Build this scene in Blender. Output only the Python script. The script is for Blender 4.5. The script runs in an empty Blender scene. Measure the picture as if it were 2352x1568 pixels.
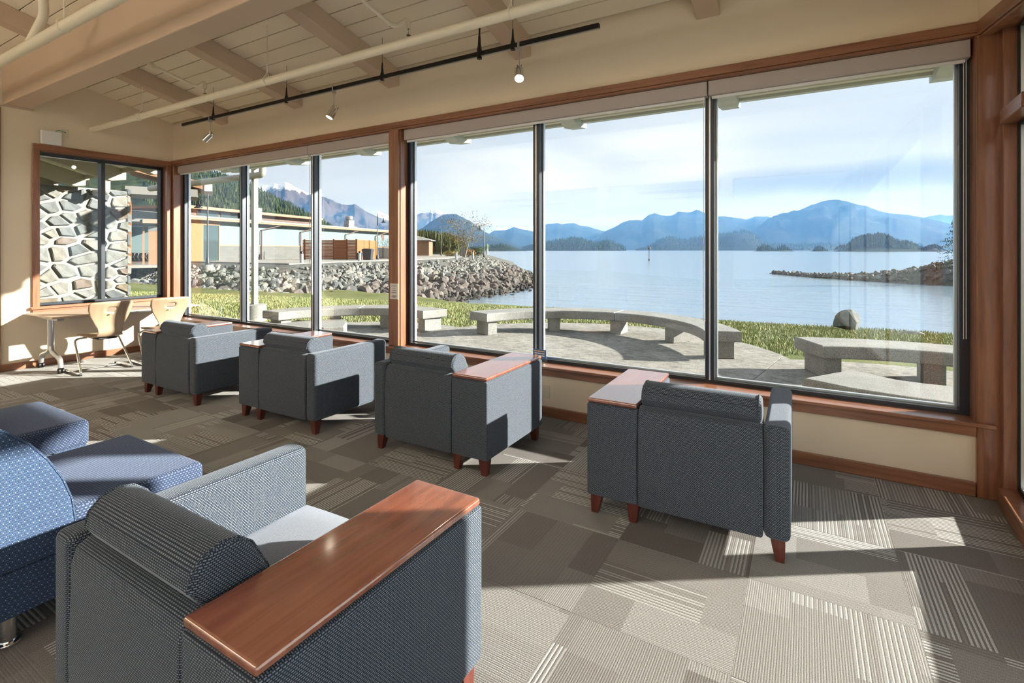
import bpy, bmesh, math, random
from mathutils import Vector, Matrix, noise
from mathutils.geometry import delaunay_2d_cdt

scene = bpy.context.scene
col = scene.collection
R = math.radians

# ------------------------------------------------------------------ camera
CAM_H = 1.5
YAW = R(30.44)
FPX = 1152.0            # focal length for a 2352 px wide frame
HORIZON = 573.5         # the photographed horizon row
cam_data = bpy.data.cameras.new('camera')
cam_data.sensor_width = 36.0
cam_data.lens = FPX / 2352.0 * 36.0
cam_data.shift_y = -(784.0 - HORIZON) / 2352.0
cam_data.clip_start = 0.05
cam_data.clip_end = 60000.0
cam = bpy.data.objects.new('camera', cam_data)
cam.location = (0, 0, CAM_H)
cam.rotation_euler = (R(90), 0, YAW)
col.objects.link(cam)
scene.camera = cam

# ------------------------------------------------------------------ view
scene.view_settings.view_transform = 'Standard'
scene.view_settings.look = 'None'
scene.view_settings.gamma = 1.0
scene.view_settings.use_curve_mapping = False
scene.view_settings.exposure = 0.78
cy = scene.cycles
cy.max_bounces = 8
cy.diffuse_bounces = 5
cy.glossy_bounces = 4
cy.transparent_max_bounces = 24
cy.transmission_bounces = 6
cy.volume_bounces = 0
cy.caustics_reflective = False
cy.caustics_refractive = False
cy.sample_clamp_indirect = 6.0
cy.use_adaptive_sampling = True
cy.adaptive_threshold = 0.03
cy.use_denoising = True
try:
    cy.denoiser = 'OPENIMAGEDENOISE'
except Exception:
    pass

# ------------------------------------------------------------------ sky
SKY_STRENGTH = 0.60
SUN_STRENGTH = 13.0
SUN_EL = R(19.0)
SUN_AZ = R(34.0)        # from +X towards +Y
world = bpy.data.worlds.new('sky')
scene.world = world
world.use_nodes = True


def build_sky():
    nt = world.node_tree
    nt.nodes.clear()
    L = nt.links.new

    def nd(t, **kw):
        n = nt.nodes.new(t)
        for k, v in kw.items():
            setattr(n, k, v)
        return n

    def math_(op, a, b=None, clamp=False):
        n = nd('ShaderNodeMath', operation=op, use_clamp=clamp)
        for i, s in enumerate((a, b)):
            if s is None:
                continue
            if isinstance(s, (int, float)):
                n.inputs[i].default_value = s
            else:
                L(s, n.inputs[i])
        return n.outputs[0]
    tc = nd('ShaderNodeTexCoord')
    sep = nd('ShaderNodeSeparateXYZ')
    L(tc.outputs['Generated'], sep.inputs[0])
    z = math_('MAXIMUM', sep.outputs[2], 0.0)
    k = math_('DIVIDE', 1.0, math_('ADD', z, 0.12))
    px = math_('MULTIPLY', sep.outputs[0], k)
    py = math_('MULTIPLY', sep.outputs[1], k)
    cmb = nd('ShaderNodeCombineXYZ')
    L(math_('MULTIPLY', px, 0.55), cmb.inputs[0])
    L(math_('MULTIPLY', py, 0.8), cmb.inputs[1])
    n1 = nd('ShaderNodeTexNoise')
    n1.inputs['Scale'].default_value = 0.9
    n1.inputs['Detail'].default_value = 7.0
    n1.inputs['Roughness'].default_value = 0.52
    n1.inputs['Distortion'].default_value = 0.35
    L(cmb.outputs[0], n1.inputs['Vector'])
    r1 = nd('ShaderNodeValToRGB')
    e = r1.color_ramp.elements
    e[0].position = 0.34
    e[0].color = (0.68, 0.74, 0.83, 1)
    e[1].position = 0.66
    e[1].color = (0.93, 0.95, 0.98, 1)
    m = e.new(0.50)
    m.color = (0.81, 0.845, 0.90, 1)
    L(n1.outputs['Fac'], r1.inputs['Fac'])
    # thin pale veil near the horizon
    hz = math_('POWER', math_('SUBTRACT', 1.0, z, True), 9.0)
    mix = nd('ShaderNodeMixRGB')
    mix.inputs['Color2'].default_value = (0.97, 0.94, 0.94, 1)
    L(math_('MULTIPLY', hz, 0.45), mix.inputs['Fac'])
    L(r1.outputs['Color'], mix.inputs['Color1'])
    # two long grey-blue cloud banks, by compass bearing and elevation
    az = math_('ARCTAN2', sep.outputs[1], sep.outputs[0])
    wob = nd('ShaderNodeTexNoise')
    wob.inputs['Scale'].default_value = 7.0
    wob.inputs['Detail'].default_value = 4.0
    L(tc.outputs['Generated'], wob.inputs['Vector'])
    wv = math_('MULTIPLY', math_('SUBTRACT', wob.outputs['Fac'], 0.5), 0.9)
    colr = mix.outputs['Color']
    for a0, da, e0, de, amt in ((1.52, 0.36, 0.118, 0.030, 0.95), (2.07, 0.36, 0.030, 0.022, 0.75), (1.05, 0.45, 0.20, 0.05, 0.35)):
        qa = math_('DIVIDE', math_('SUBTRACT', az, a0), da)
        qe = math_('ADD', math_('DIVIDE', math_('SUBTRACT', sep.outputs[2], e0), de), wv)
        rr = math_('ADD', math_('MULTIPLY', qa, qa), math_('MULTIPLY', qe, qe))
        fall = math_('POWER', math_('SUBTRACT', 1.0, rr, True), 1.2)
        mx = nd('ShaderNodeMixRGB')
        mx.inputs['Color2'].default_value = (0.47, 0.53, 0.64, 1)
        L(math_('MULTIPLY', fall, amt), mx.inputs['Fac'])
        L(colr, mx.inputs['Color1'])
        colr = mx.outputs['Color']
    bg = nd('ShaderNodeBackground')
    bg.inputs['Strength'].default_value = SKY_STRENGTH
    L(colr, bg.inputs['Color'])
    out = nd('ShaderNodeOutputWorld')
    L(bg.outputs[0], out.inputs['Surface'])


build_sky()

# ------------------------------------------------------------------ sun
sun_data = bpy.data.lights.new('sun', 'SUN')
sun_data.energy = SUN_STRENGTH
sun_data.color = (1.0, 0.94, 0.87)
sun_data.angle = R(0.8)
sun = bpy.data.objects.new('sun', sun_data)
to_sun = Vector((math.cos(SUN_EL) * math.cos(SUN_AZ), math.cos(SUN_EL) * math.sin(SUN_AZ), math.sin(SUN_EL)))
sun.rotation_euler = to_sun.to_track_quat('Z', 'Y').to_euler()
sun.location = to_sun * 60
col.objects.link(sun)

# ------------------------------------------------------------------ helpers
FWD = Vector((-math.sin(YAW), math.cos(YAW)))
RGT = Vector((math.cos(YAW), math.sin(YAW)))


def bearing(u):
    """horizontal direction (unit depth) of a sight line, used to survey far terrain"""
    a = (u - 1176.0) / FPX
    return Vector((FWD.x + a * RGT.x, FWD.y + a * RGT.y))


def survey(u, v, depth):
    b = bearing(u)
    return Vector((b.x * depth, b.y * depth, CAM_H + (HORIZON - v) / FPX * depth))


def tag(o, label=None, cat=None, group=None, kind=None):
    if label:
        o['label'] = label
    if cat:
        o['category'] = cat
    if group:
        o['group'] = group
    if kind:
        o['kind'] = kind
    return o


def empty(name, loc=(0, 0, 0), rz=0.0, parent=None):
    o = bpy.data.objects.new(name, None)
    o.empty_display_size = 0.1
    o.location = loc
    o.rotation_euler = (0, 0, rz)
    if parent:
        o.parent = parent
    col.objects.link(o)
    return o


def thing(name, label, cat, loc=(0, 0, 0), rz=0.0, group=None):
    return tag(empty(name, loc, rz), label, cat, group)


def copy_tree(o, parent=None):
    c = o.copy()
    col.objects.link(c)
    if parent:
        c.parent = parent
    for ch in list(o.children):
        copy_tree(ch, c)
    return c


def link_mesh(name, me, mat=None, parent=None, loc=None, rot=None, scale=None):
    o = bpy.data.objects.new(name, me)
    if mat is not None and not me.materials:
        me.materials.append(mat)
    if parent:
        o.parent = parent
    if loc:
        o.location = loc
    if rot:
        o.rotation_euler = rot
    if scale:
        o.scale = scale
    col.objects.link(o)
    return o


def box_uv(bm):
    uv = bm.loops.layers.uv.verify()
    bm.normal_update()
    for f in bm.faces:
        n = f.normal
        ax, ay, az = abs(n.x), abs(n.y), abs(n.z)
        for l in f.loops:
            p = l.vert.co
            if ax >= ay and ax >= az:
                l[uv].uv = (p.y, p.z)
            elif ay >= az:
                l[uv].uv = (p.x, p.z)
            else:
                l[uv].uv = (p.x, p.y)


def bm_mesh(name, bm, smooth=None):
    box_uv(bm)
    me = bpy.data.meshes.new(name)
    bm.to_mesh(me)
    bm.free()
    if smooth is not None:
        for p in me.polygons:
            p.use_smooth = True
        me.set_sharp_from_angle(angle=R(smooth))
    return me


def put(name, bm, mat, parent=None, smooth=None, wn=False, **kw):
    o = link_mesh(name, bm_mesh(name, bm, smooth), mat, parent, **kw)
    if wn:
        m = o.modifiers.new('weighted', 'WEIGHTED_NORMAL')
        m.keep_sharp = True
    return o


def B():
    return bmesh.new()


def add_box(bm, x0, x1, y0, y1, z0, z1, bev=0.0, seg=2):
    if x1 < x0: x0, x1 = x1, x0
    if y1 < y0: y0, y1 = y1, y0
    if z1 < z0: z0, z1 = z1, z0
    g = bmesh.ops.create_cube(bm, size=1.0)
    vs = g['verts']
    for v in vs:
        v.co = Vector(((x0 + x1) / 2 + v.co.x * (x1 - x0), (y0 + y1) / 2 + v.co.y * (y1 - y0), (z0 + z1) / 2 + v.co.z * (z1 - z0)))
    if bev > 0:
        es = list({e for v in vs for e in v.link_edges})
        bmesh.ops.bevel(bm, geom=es, offset=bev, segments=seg, profile=0.5, affect='EDGES', clamp_overlap=True)
    return bm


def boxed(name, mat, parent, x0, x1, y0, y1, z0, z1, bev=0.0, seg=2, smooth=None, wn=False):
    return put(name, add_box(B(), x0, x1, y0, y1, z0, z1, bev, seg), mat, parent, smooth, wn)


def add_prism(bm, pts, axis, a, b, bev=0.0, seg=2):
    """extrude a 2-D outline along an axis: x: pts=(y,z); y: pts=(x,z); z: pts=(x,y)"""
    def P(p, t):
        if axis == 'x': return (t, p[0], p[1])
        if axis == 'y': return (p[0], t, p[1])
        return (p[0], p[1], t)
    lo = [bm.verts.new(P(p, a)) for p in pts]
    hi = [bm.verts.new(P(p, b)) for p in pts]
    n = len(pts)
    fs = [bm.faces.new(lo[::-1]), bm.faces.new(hi)]
    for i in range(n):
        fs.append(bm.faces.new((lo[i], lo[(i + 1) % n], hi[(i + 1) % n], hi[i])))
    bmesh.ops.recalc_face_normals(bm, faces=fs)
    if bev > 0:
        es = list({e for f in fs[:2] for e in f.edges})
        bmesh.ops.bevel(bm, geom=es, offset=bev, segments=seg, profile=0.5, affect='EDGES', clamp_overlap=True)
    return bm


def add_tube(bm, pts, r, n=10, caps=True, r1=None):
    pts = [Vector(p) for p in pts]
    rings = []
    t0 = (pts[1] - pts[0]).normalized()
    ref = Vector((0, 0, 1)) if abs(t0.z) < 0.9 else Vector((1, 0, 0))
    nrm = t0.cross(ref).normalized()
    m = len(pts)
    for i, p in enumerate(pts):
        if i == 0: t = t0
        elif i == m - 1: t = (pts[i] - pts[i - 1]).normalized()
        else: t = ((pts[i + 1] - pts[i]).normalized() + (pts[i] - pts[i - 1]).normalized()).normalized()
        nrm = (nrm - t * nrm.dot(t)).normalized()
        bi = t.cross(nrm)
        rr = r if r1 is None else r + (r1 - r) * i / (m - 1)
        if isinstance(r, (list, tuple)): rr = r[i]
        rings.append([bm.verts.new(p + (nrm * math.cos(2 * math.pi * k / n) + bi * math.sin(2 * math.pi * k / n)) * rr) for k in range(n)])
    for a, b in zip(rings, rings[1:]):
        for k in range(n):
            bm.faces.new((a[k], a[(k + 1) % n], b[(k + 1) % n], b[k]))
    if caps:
        bm.faces.new(rings[0][::-1])
        bm.faces.new(rings[-1])
    return bm


def fillet(pts, r, n=5):
    """round the corners of a polyline"""
    pts = [Vector(p) for p in pts]
    out = [pts[0]]
    for a, b, c in zip(pts, pts[1:], pts[2:]):
        d0, d1 = (a - b), (c - b)
        k = min(r, d0.length * 0.45, d1.length * 0.45)
        p0, p1 = b + d0.normalized() * k, b + d1.normalized() * k
        for i in range(n + 1):
            t = i / n
            out.append(p0 * (1 - t) ** 2 + b * 2 * t * (1 - t) + p1 * t * t)
    out.append(pts[-1])
    return out


def add_lathe(bm, prof, n=16, c=(0, 0, 0)):
    rings = []
    for r, z in prof:
        rings.append([bm.verts.new((c[0] + r * math.cos(2 * math.pi * k / n), c[1] + r * math.sin(2 * math.pi * k / n), c[2] + z)) for k in range(n)])
    for a, b in zip(rings, rings[1:]):
        for k in range(n):
            bm.faces.new((a[k], a[(k + 1) % n], b[(k + 1) % n], b[k]))
    bm.faces.new(rings[0][::-1])
    bm.faces.new(rings[-1])
    return bm


def arc_pts(cx, cy, r, a0, a1, n):
    return [(cx + r * math.cos(R(a0 + (a1 - a0) * i / n)), cy + r * math.sin(R(a0 + (a1 - a0) * i / n))) for i in range(n + 1)]


def lerp_table(t, tab):
    if t <= tab[0][0]: return tab[0][1]
    for (a, va), (b, vb) in zip(tab, tab[1:]):
        if t <= b:
            return va + (vb - va) * (t - a) / (b - a)
    return tab[-1][1]
# ------------------------------------------------------------------ materials
class Mat:
    def __init__(self, name):
        self.m = bpy.data.materials.new(name)
        self.m.use_nodes = True
        self.nt = self.m.node_tree
        self.nt.nodes.clear()
        self.out = self.nt.nodes.new('ShaderNodeOutputMaterial')
        self.p = None

    def n(self, t, ins=None, **kw):
        nd = self.nt.nodes.new(t)
        for k, v in kw.items():
            setattr(nd, k, v)
        for k, v in (ins or {}).items():
            self.set(nd.inputs[k], v)
        return nd

    def set(self, sock, v):
        if isinstance(v, bpy.types.NodeSocket):
            self.nt.links.new(v, sock)
        else:
            if isinstance(v, tuple) and len(v) == 3 and sock.type == 'RGBA':
                v = (*v, 1)
            sock.default_value = v

    def math(self, op, a, b=0.0, c=None, clamp=False):
        nd = self.n('ShaderNodeMath', {0: a, 1: b}, operation=op, use_clamp=clamp)
        if c is not None:
            self.set(nd.inputs[2], c)
        return nd.outputs[0]

    def mix(self, f, a, b, blend='MIX'):
        nd = self.n('ShaderNodeMixRGB', {'Fac': f, 'Color1': a, 'Color2': b}, blend_type=blend)
        return nd.outputs[0]

    def coord(self, which='Object'):
        return self.n('ShaderNodeTexCoord').outputs[which]

    def map(self, vec, scale=(1, 1, 1), loc=(0, 0, 0), rot=(0, 0, 0)):
        return self.n('ShaderNodeMapping', {'Vector': vec, 'Scale': scale, 'Location': loc, 'Rotation': rot}).outputs[0]

    def noise(self, vec, scale, detail=3.0, rough=0.5, dist=0.0, out='Fac'):
        return self.n('ShaderNodeTexNoise', {'Vector': vec, 'Scale': scale, 'Detail': detail, 'Roughness': rough, 'Distortion': dist}).outputs[out]

    def ramp(self, f, stops, interp='LINEAR'):
        nd = self.n('ShaderNodeValToRGB', {'Fac': f})
        r = nd.color_ramp
        r.interpolation = interp
        while len(r.elements) < len(stops):
            r.elements.new(0.5)
        for e, (p, c) in zip(r.elements, stops):
            e.position = p
            e.color = (*c, 1)
        return nd.outputs[0]

    def bump(self, h, strength=0.3, dist=0.01):
        return self.n('ShaderNodeBump', {'Height': h, 'Strength': strength, 'Distance': dist}).outputs[0]

    def pbr(self, color, rough=0.5, metal=0.0, spec=0.5, normal=None, sheen=0.0, coat=0.0, trans=None):
        p = self.n('ShaderNodeBsdfPrincipled', {'Base Color': color, 'Roughness': rough, 'Metallic': metal, 'Specular IOR Level': spec})
        if normal is not None:
            self.set(p.inputs['Normal'], normal)
        if sheen:
            p.inputs['Sheen Weight'].default_value = sheen
            p.inputs['Sheen Roughness'].default_value = 0.4
        if coat:
            p.inputs['Coat Weight'].default_value = coat
            p.inputs['Coat Roughness'].default_value = 0.10
            p.inputs['Coat IOR'].default_value = 1.6 + 0.4 * coat
        self.nt.links.new(p.outputs[0], self.out.inputs['Surface'])
        self.p = p
        return self.m


def plain(name, c, rough=0.5, metal=0.0, spec=0.5, var=0.06, scale=6.0):
    m = Mat(name)
    f = m.noise(m.coord(), scale, 4.0)
    dark = tuple(x * (1 - var) for x in c)
    lite = tuple(min(1, x * (1 + var)) for x in c)
    return m.pbr(m.mix(f, dark, lite), rough, metal, spec)


def wood(name, c0, c1, c2, axis='u', rough=0.38, coat=0.0, fine=1.0, spec=0.5):
    """long streaks along u or v of the box-projected metre coordinates"""
    m = Mat(name)
    uv = m.coord('UV')
    s = (1.1, 16, 1) if axis == 'u' else (16, 1.1, 1)
    oi = m.n('ShaderNodeObjectInfo').outputs['Random']
    off = m.n('ShaderNodeCombineXYZ', {0: m.math('MULTIPLY', oi, 13.0), 1: m.math('MULTIPLY', oi, 7.0), 2: 0.0}).outputs[0]
    v = m.n('ShaderNodeVectorMath', {0: uv, 1: off}, operation='ADD').outputs[0]
    v = m.map(v, s)
    big = m.noise(v, 1.6 * fine, 6.0, 0.55, 0.6)
    c = m.ramp(big, [(0.28, c0), (0.5, c1), (0.74, c2)])
    s2 = (8, 420, 1) if axis == 'u' else (420, 8, 1)
    fib = m.noise(m.map(uv, s2), 1.0, 2.0)
    c = m.mix(0.0 if coat > 0.5 else 0.10, c, m.ramp(fib, [(0.3, tuple(x * 0.5 for x in c0)), (0.7, c2)]))
    knot = m.noise(uv, 5.0, 2.0)
    c = m.mix(m.math('MULTIPLY', m.math('SUBTRACT', knot, 0.68, clamp=True), 0.0 if coat > 0.5 else 2.2), c, tuple(x * 0.45 for x in c0))
    return m.pbr(c, rough, 0.0, spec, coat=coat)


def weave(name, lo, hi1, hi2, w=0.0095, h=0.0058, mort=0.0017, sheen=0.35, tint=(0.55, 0.62, 0.75)):
    m = Mat(name)
    uv = m.coord('UV')
    b = m.n('ShaderNodeTexBrick', {'Vector': uv, 'Color1': hi1, 'Color2': hi2, 'Mortar': lo, 'Scale': 1.0, 'Mortar Size': mort, 'Mortar Smooth': 0.25, 'Bias': 0.0, 'Brick Width': w, 'Row Height': h})
    b.offset = 0.5
    f = m.noise(uv, 900.0, 2.0)
    c = m.mix(m.math('MULTIPLY', f, 0.55), b.outputs['Color'], lo)
    mm = m.pbr(c, 0.85, 0.0, 0.25, m.bump(m.math('SUBTRACT', 1.0, b.outputs['Fac']), 0.25, 0.002), sheen=sheen)
    m.p.inputs['Sheen Tint'].default_value = (*tint, 1)
    return mm


def dotted(name):
    m = Mat(name)
    uv = m.coord('UV')
    P = 0.017
    b = m.n('ShaderNodeTexBrick', {'Vector': uv, 'Color1': (0.060, 0.096, 0.172), 'Color2': (0.042, 0.070, 0.132), 'Mortar': (0.016, 0.028, 0.060), 'Scale': 1.0, 'Mortar Size': 0.0012, 'Mortar Smooth': 0.3, 'Brick Width': P, 'Row Height': P / 2})
    b.offset = 0.5
    sp = m.n('ShaderNodeSeparateXYZ', {0: uv})
    row = m.math('FLOOR', m.math('DIVIDE', sp.outputs[1], P))
    sx = m.math('ADD', m.math('DIVIDE', sp.outputs[0], P), m.math('MULTIPLY', m.math('MODULO', row, 2.0), 0.5))
    fx = m.math('SUBTRACT', m.math('FRACT', sx), 0.5)
    fy = m.math('SUBTRACT', m.math('FRACT', m.math('DIVIDE', sp.outputs[1], P)), 0.5)
    d = m.math('SQRT', m.math('ADD', m.math('MULTIPLY', fx, fx), m.math('MULTIPLY', fy, fy)))
    dot = m.math('LESS_THAN', d, 0.075)
    f = m.noise(uv, 800.0, 2.0)
    c = m.mix(m.math('MULTIPLY', f, 0.4), b.outputs['Color'], (0.02, 0.05, 0.12))
    c = m.mix(dot, c, (0.62, 0.66, 0.70))
    mm = m.pbr(c, 0.8, 0.0, 0.25, m.bump(m.math('SUBTRACT', 1.0, b.outputs['Fac']), 0.25, 0.002), sheen=0.4)
    m.p.inputs['Sheen Tint'].default_value = (0.5, 0.62, 0.85, 1)
    return mm


def carpet():
    m = Mat('carpet_tile')
    oc = m.coord('Object')
    sp = m.n('ShaderNodeSeparateXYZ', {0: oc})
    rnd = m.n('ShaderNodeObjectInfo').outputs['Random']
    seed = m.math('MULTIPLY', rnd, 97.0)

    def white(a, b, c):
        v = m.n('ShaderNodeCombineXYZ', {0: a, 1: b, 2: c}).outputs[0]
        return m.n('ShaderNodeTexWhiteNoise', {'Vector': v}).outputs['Value']
    x, y = sp.outputs[0], sp.outputs[1]
    line = m.math('FLOOR', m.math('DIVIDE', x, 0.0086))
    # rectangular colour zones inside one tile
    zx = m.math('FLOOR', m.math('ADD', m.math('DIVIDE', x, 0.205), m.math('MULTIPLY', rnd, 3.0)))
    jit = white(zx, seed, 3.0)
    zy = m.math('FLOOR', m.math('ADD', m.math('DIVIDE', y, 0.52), jit))
    zone = white(zx, zy, seed)
    zone2 = white(zx, zy, m.math('ADD', seed, 11.0))
    tilet = white(seed, 5.0, 2.0)
    rl = white(line, zy, seed)
    alt = m.math('MODULO', m.math('ABSOLUTE', line), 2.0)
    tz = m.math('ADD', m.math('MULTIPLY', zone2, 0.45), m.math('MULTIPLY', tilet, 0.55))
    tone = m.ramp(tz, [(0.0, (0.1025, 0.08736, 0.08148)), (0.3, (0.1747, 0.1621, 0.1537)), (0.65, (0.2503, 0.2428, 0.236)), (1.0, (0.336, 0.336, 0.3318))])
    darkl = m.mix(0.5, tone, (0.12, 0.095, 0.080))
    faint = m.math('MULTIPLY', alt, 0.40)
    base = m.mix(faint, tone, darkl)
    light = m.mix(alt, (0.5104, 0.5192, 0.5148), (0.1496, 0.132, 0.1206))
    amount = m.ramp(zone, [(0.0, (0, 0, 0)), (0.58, (0, 0, 0)), (0.62, (0.4, 0.4, 0.4)), (0.74, (0.55, 0.55, 0.55)), (0.77, (0.85, 0.85, 0.85))])
    keep = m.math('MULTIPLY', amount, m.math('GREATER_THAN', rl, 0.22))
    c = m.mix(keep, base, light)
    sp1 = m.noise(oc, 330.0, 2.0, 0.6)
    c = m.mix(0.8, c, m.mix(1.0, c, m.ramp(sp1, [(0.3, (0.35, 0.35, 0.35)), (0.55, (1, 1, 1)), (0.75, (1.75, 1.72, 1.7))]), 'MULTIPLY'))
    rib = m.math('ABSOLUTE', m.math('SUBTRACT', m.math('FRACT', m.math('DIVIDE', x, 0.0086)), 0.5))
    h = m.math('ADD', m.math('MULTIPLY', sp1, 0.8), m.math('MULTIPLY', rib, -0.8))
    mm = m.pbr(c, 0.95, 0.0, 0.15, m.bump(h, 0.5, 0.006), sheen=0.15)
    return mm


def concrete(name, c0, c1, scale=3.0, speck=0.5, fleck=0.0):
    m = Mat(name)
    oc = m.coord('Object')
    a = m.noise(oc, scale, 6.0, 0.6, 0.3)
    c = m.ramp(a, [(0.3, c0), (0.7, c1)])
    s = m.noise(oc, 90.0, 3.0, 0.7)
    c = m.mix(speck, c, m.mix(1.0, c, m.ramp(s, [(0.36, (0.3, 0.3, 0.3)), (0.5, (1, 1, 1)), (0.66, (1.35, 1.33, 1.28))]), 'MULTIPLY'))
    if fleck:
        k = m.noise(m.map(oc, (1, 1.8, 1)), 7.0, 5.0, 0.7, 0.5)
        c = m.mix(fleck, c, m.mix(1.0, c, m.ramp(k, [(0.38, (0.55, 0.55, 0.54)), (0.52, (1, 1, 1)), (0.7, (1.25, 1.24, 1.2))]), 'MULTIPLY'))
    return m.pbr(c, 0.9, 0.0, 0.2, m.bump(s, 0.4, 0.01))


def rocky(name, cols, scale=1.2):
    m = Mat(name)
    oc = m.coord('Object')
    rnd = m.n('ShaderNodeObjectInfo').outputs['Random']
    geo = m.n('ShaderNodeNewGeometry')
    isl = geo.outputs['Random Per Island']
    f = m.math('FRACT', m.math('ADD', rnd, isl))
    c = m.ramp(f, cols, 'CONSTANT')
    a = m.noise(oc, scale * 3, 6.0, 0.65)
    c = m.mix(0.75, c, m.mix(1.0, c, m.ramp(a, [(0.3, (0.55, 0.55, 0.56)), (0.7, (1.3, 1.28, 1.24))]), 'MULTIPLY'))
    return m.pbr(c, 0.9, 0.0, 0.25, m.bump(a, 0.6, 0.05))


def glass(name, tint=(0.94, 0.965, 0.96)):
    m = Mat(name)
    g0 = m.n('ShaderNodeNewGeometry')
    d = m.n('ShaderNodeVectorMath', {0: g0.outputs['Normal'], 1: g0.outputs['Incoming']}, operation='DOT_PRODUCT').outputs['Value']
    k = m.math('POWER', m.math('SUBTRACT', 1.0, m.math('ABSOLUTE', d), clamp=True), 5.0)
    fr = m.math('ADD', m.math('MULTIPLY', k, 0.93), 0.03)
    t = m.n('ShaderNodeBsdfTransparent', {'Color': tint})
    g = m.n('ShaderNodeBsdfGlossy', {'Color': (1, 1, 1), 'Roughness': 0.0})
    mx = m.n('ShaderNodeMixShader', {0: fr, 1: t.outputs[0], 2: g.outputs[0]})
    m.nt.links.new(mx.outputs[0], m.out.inputs['Surface'])
    return m.m


def emitter(name, c, s):
    m = Mat(name)
    e = m.n('ShaderNodeEmission', {'Color': c, 'Strength': s})
    m.nt.links.new(e.outputs[0], m.out.inputs['Surface'])
    return m.m


M = {}
FILL_SHADE_T = 0.95          # translucent share of the shades added as glowing fill
M['paint'] = plain('cream_wall_paint', (0.77, 0.66, 0.51), 0.75, var=0.02, scale=2.0)
M['beam'] = plain('tan_painted_timber', (0.58, 0.445, 0.335), 0.65, var=0.05, scale=2.5)
M['deck'] = plain('cream_painted_decking', (0.86, 0.78, 0.63), 0.7, var=0.05, scale=1.5)
M['pipe'] = plain('cream_painted_pipe', (0.80, 0.74, 0.60), 0.45, var=0.03)
cA, cB, cC = (0.165, 0.068, 0.036), (0.265, 0.110, 0.058), (0.35, 0.158, 0.083)
M['wood_u'] = wood('cherry_trim', cA, cB, cC, 'u', rough=0.32, coat=0.25)
M['wood_v'] = wood('cherry_trim_upright', cA, cB, cC, 'v', rough=0.32, coat=0.25)
M['top_v'] = wood('red_cherry_laminate', (0.17, 0.050, 0.028), (0.235, 0.075, 0.042), (0.30, 0.105, 0.058), 'v', rough=0.25, coat=1.0)
M['mahogany'] = wood('dark_mahogany', (0.060, 0.013, 0.010), (0.095, 0.022, 0.016), (0.13, 0.034, 0.024), 'v', rough=0.4)
M['birch_v'] = wood('pale_birch_ply', (0.3145, 0.2167, 0.1403), (0.357, 0.255, 0.17), (0.391, 0.289, 0.1997), 'v', rough=0.4)
M['birch_u'] = wood('pale_birch_top', (0.42, 0.30, 0.21), (0.47, 0.35, 0.25), (0.52, 0.40, 0.30), 'v', rough=0.4)
M['charcoal'] = weave('charcoal_weave', (0.013, 0.019, 0.036), (0.262, 0.288, 0.305), (0.165, 0.203, 0.245))
M['seatfab'] = weave('grey_blue_weave', (0.13, 0.145, 0.185), (0.30, 0.315, 0.355), (0.25, 0.27, 0.315), w=0.008, h=0.006, mort=0.001)
M['blue'] = dotted('blue_dotted_weave')
M['bluetop'] = weave('blue_white_weave', (0.028, 0.045, 0.095), (0.27, 0.30, 0.375), (0.14, 0.18, 0.275), w=0.014, h=0.010, mort=0.0038, tint=(0.5, 0.6, 0.85))
M['carpet'] = carpet()
M['alu'] = plain('dark_bronze_aluminium', (0.045, 0.05, 0.06), 0.35, 0.7, var=0.05)
M['alu_lite'] = plain('pale_aluminium', (0.62, 0.64, 0.66), 0.35, 0.8, var=0.03)
M['gasket'] = plain('black_rubber', (0.012, 0.013, 0.016), 0.6)
M['black'] = plain('black_metal', (0.016, 0.015, 0.015), 0.4, 0.3)
M['chrome'] = plain('chrome', (0.80, 0.80, 0.80), 0.12, 1.0, var=0.02)
M['silver'] = plain('silver_paint', (0.48, 0.49, 0.51), 0.35, 0.7, var=0.03)
M['shade'] = plain('cream_shade_cassette', (0.45, 0.40, 0.385), 0.55, var=0.02)
m = Mat('fill_shade_cloth')
dd = m.n('ShaderNodeBsdfDiffuse', {'Color': (0.72, 0.72, 0.70)})
tt = m.n('ShaderNodeBsdfTranslucent', {'Color': (0.62, 0.64, 0.66)})
mx = m.n('ShaderNodeMixShader', {0: FILL_SHADE_T, 1: dd.outputs[0], 2: tt.outputs[0]})
m.nt.links.new(mx.outputs[0], m.out.inputs['Surface'])
M['fillcloth'] = m.m
M['white'] = plain('white_plastic', (0.80, 0.80, 0.80), 0.4, var=0.02)
M['ivory'] = plain('ivory_plastic', (0.66, 0.60, 0.47), 0.45, var=0.02)
M['green'] = plain('green_cable', (0.03, 0.25, 0.16), 0.5)
M['glass'] = glass('window_glass')
M['lamp_on'] = emitter('lamp_lens', (1.0, 0.86, 0.66), 14.0)
M['lamp_dim'] = emitter('lamp_lens_dim', (1.0, 0.84, 0.66), 2.5)
M["fill_panel_on"] = emitter("fill_light_panel", (1.0, 0.93, 0.82), 2.0)
M['paper'] = plain('paper', (0.72, 0.66, 0.62), 0.8, var=0.03)
M['ink'] = plain('ink', (0.10, 0.09, 0.10), 0.8)
M['acrylic'] = glass('acrylic', (0.97, 0.98, 0.98))
M['signblue'] = plain('blue_print', (0.045, 0.12, 0.30), 0.6)
M['signwhite'] = plain('white_print', (0.85, 0.85, 0.85), 0.6)
M['signpeach'] = plain('peach_print', (0.80, 0.52, 0.32), 0.6)
# outdoors
M['patio'] = concrete('broom_finished_concrete', (0.2218, 0.2138, 0.1954), (0.3168, 0.3062, 0.2825), 2.2, 0.6, 0.8)
M['bench'] = concrete('exposed_aggregate', (0.216, 0.2187, 0.2133), (0.2916, 0.2916, 0.2808), 2.4, 0.75)
M['road'] = concrete('pale_road', (0.25, 0.24, 0.22), (0.3, 0.2875, 0.265), 0.4, 0.3)
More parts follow.
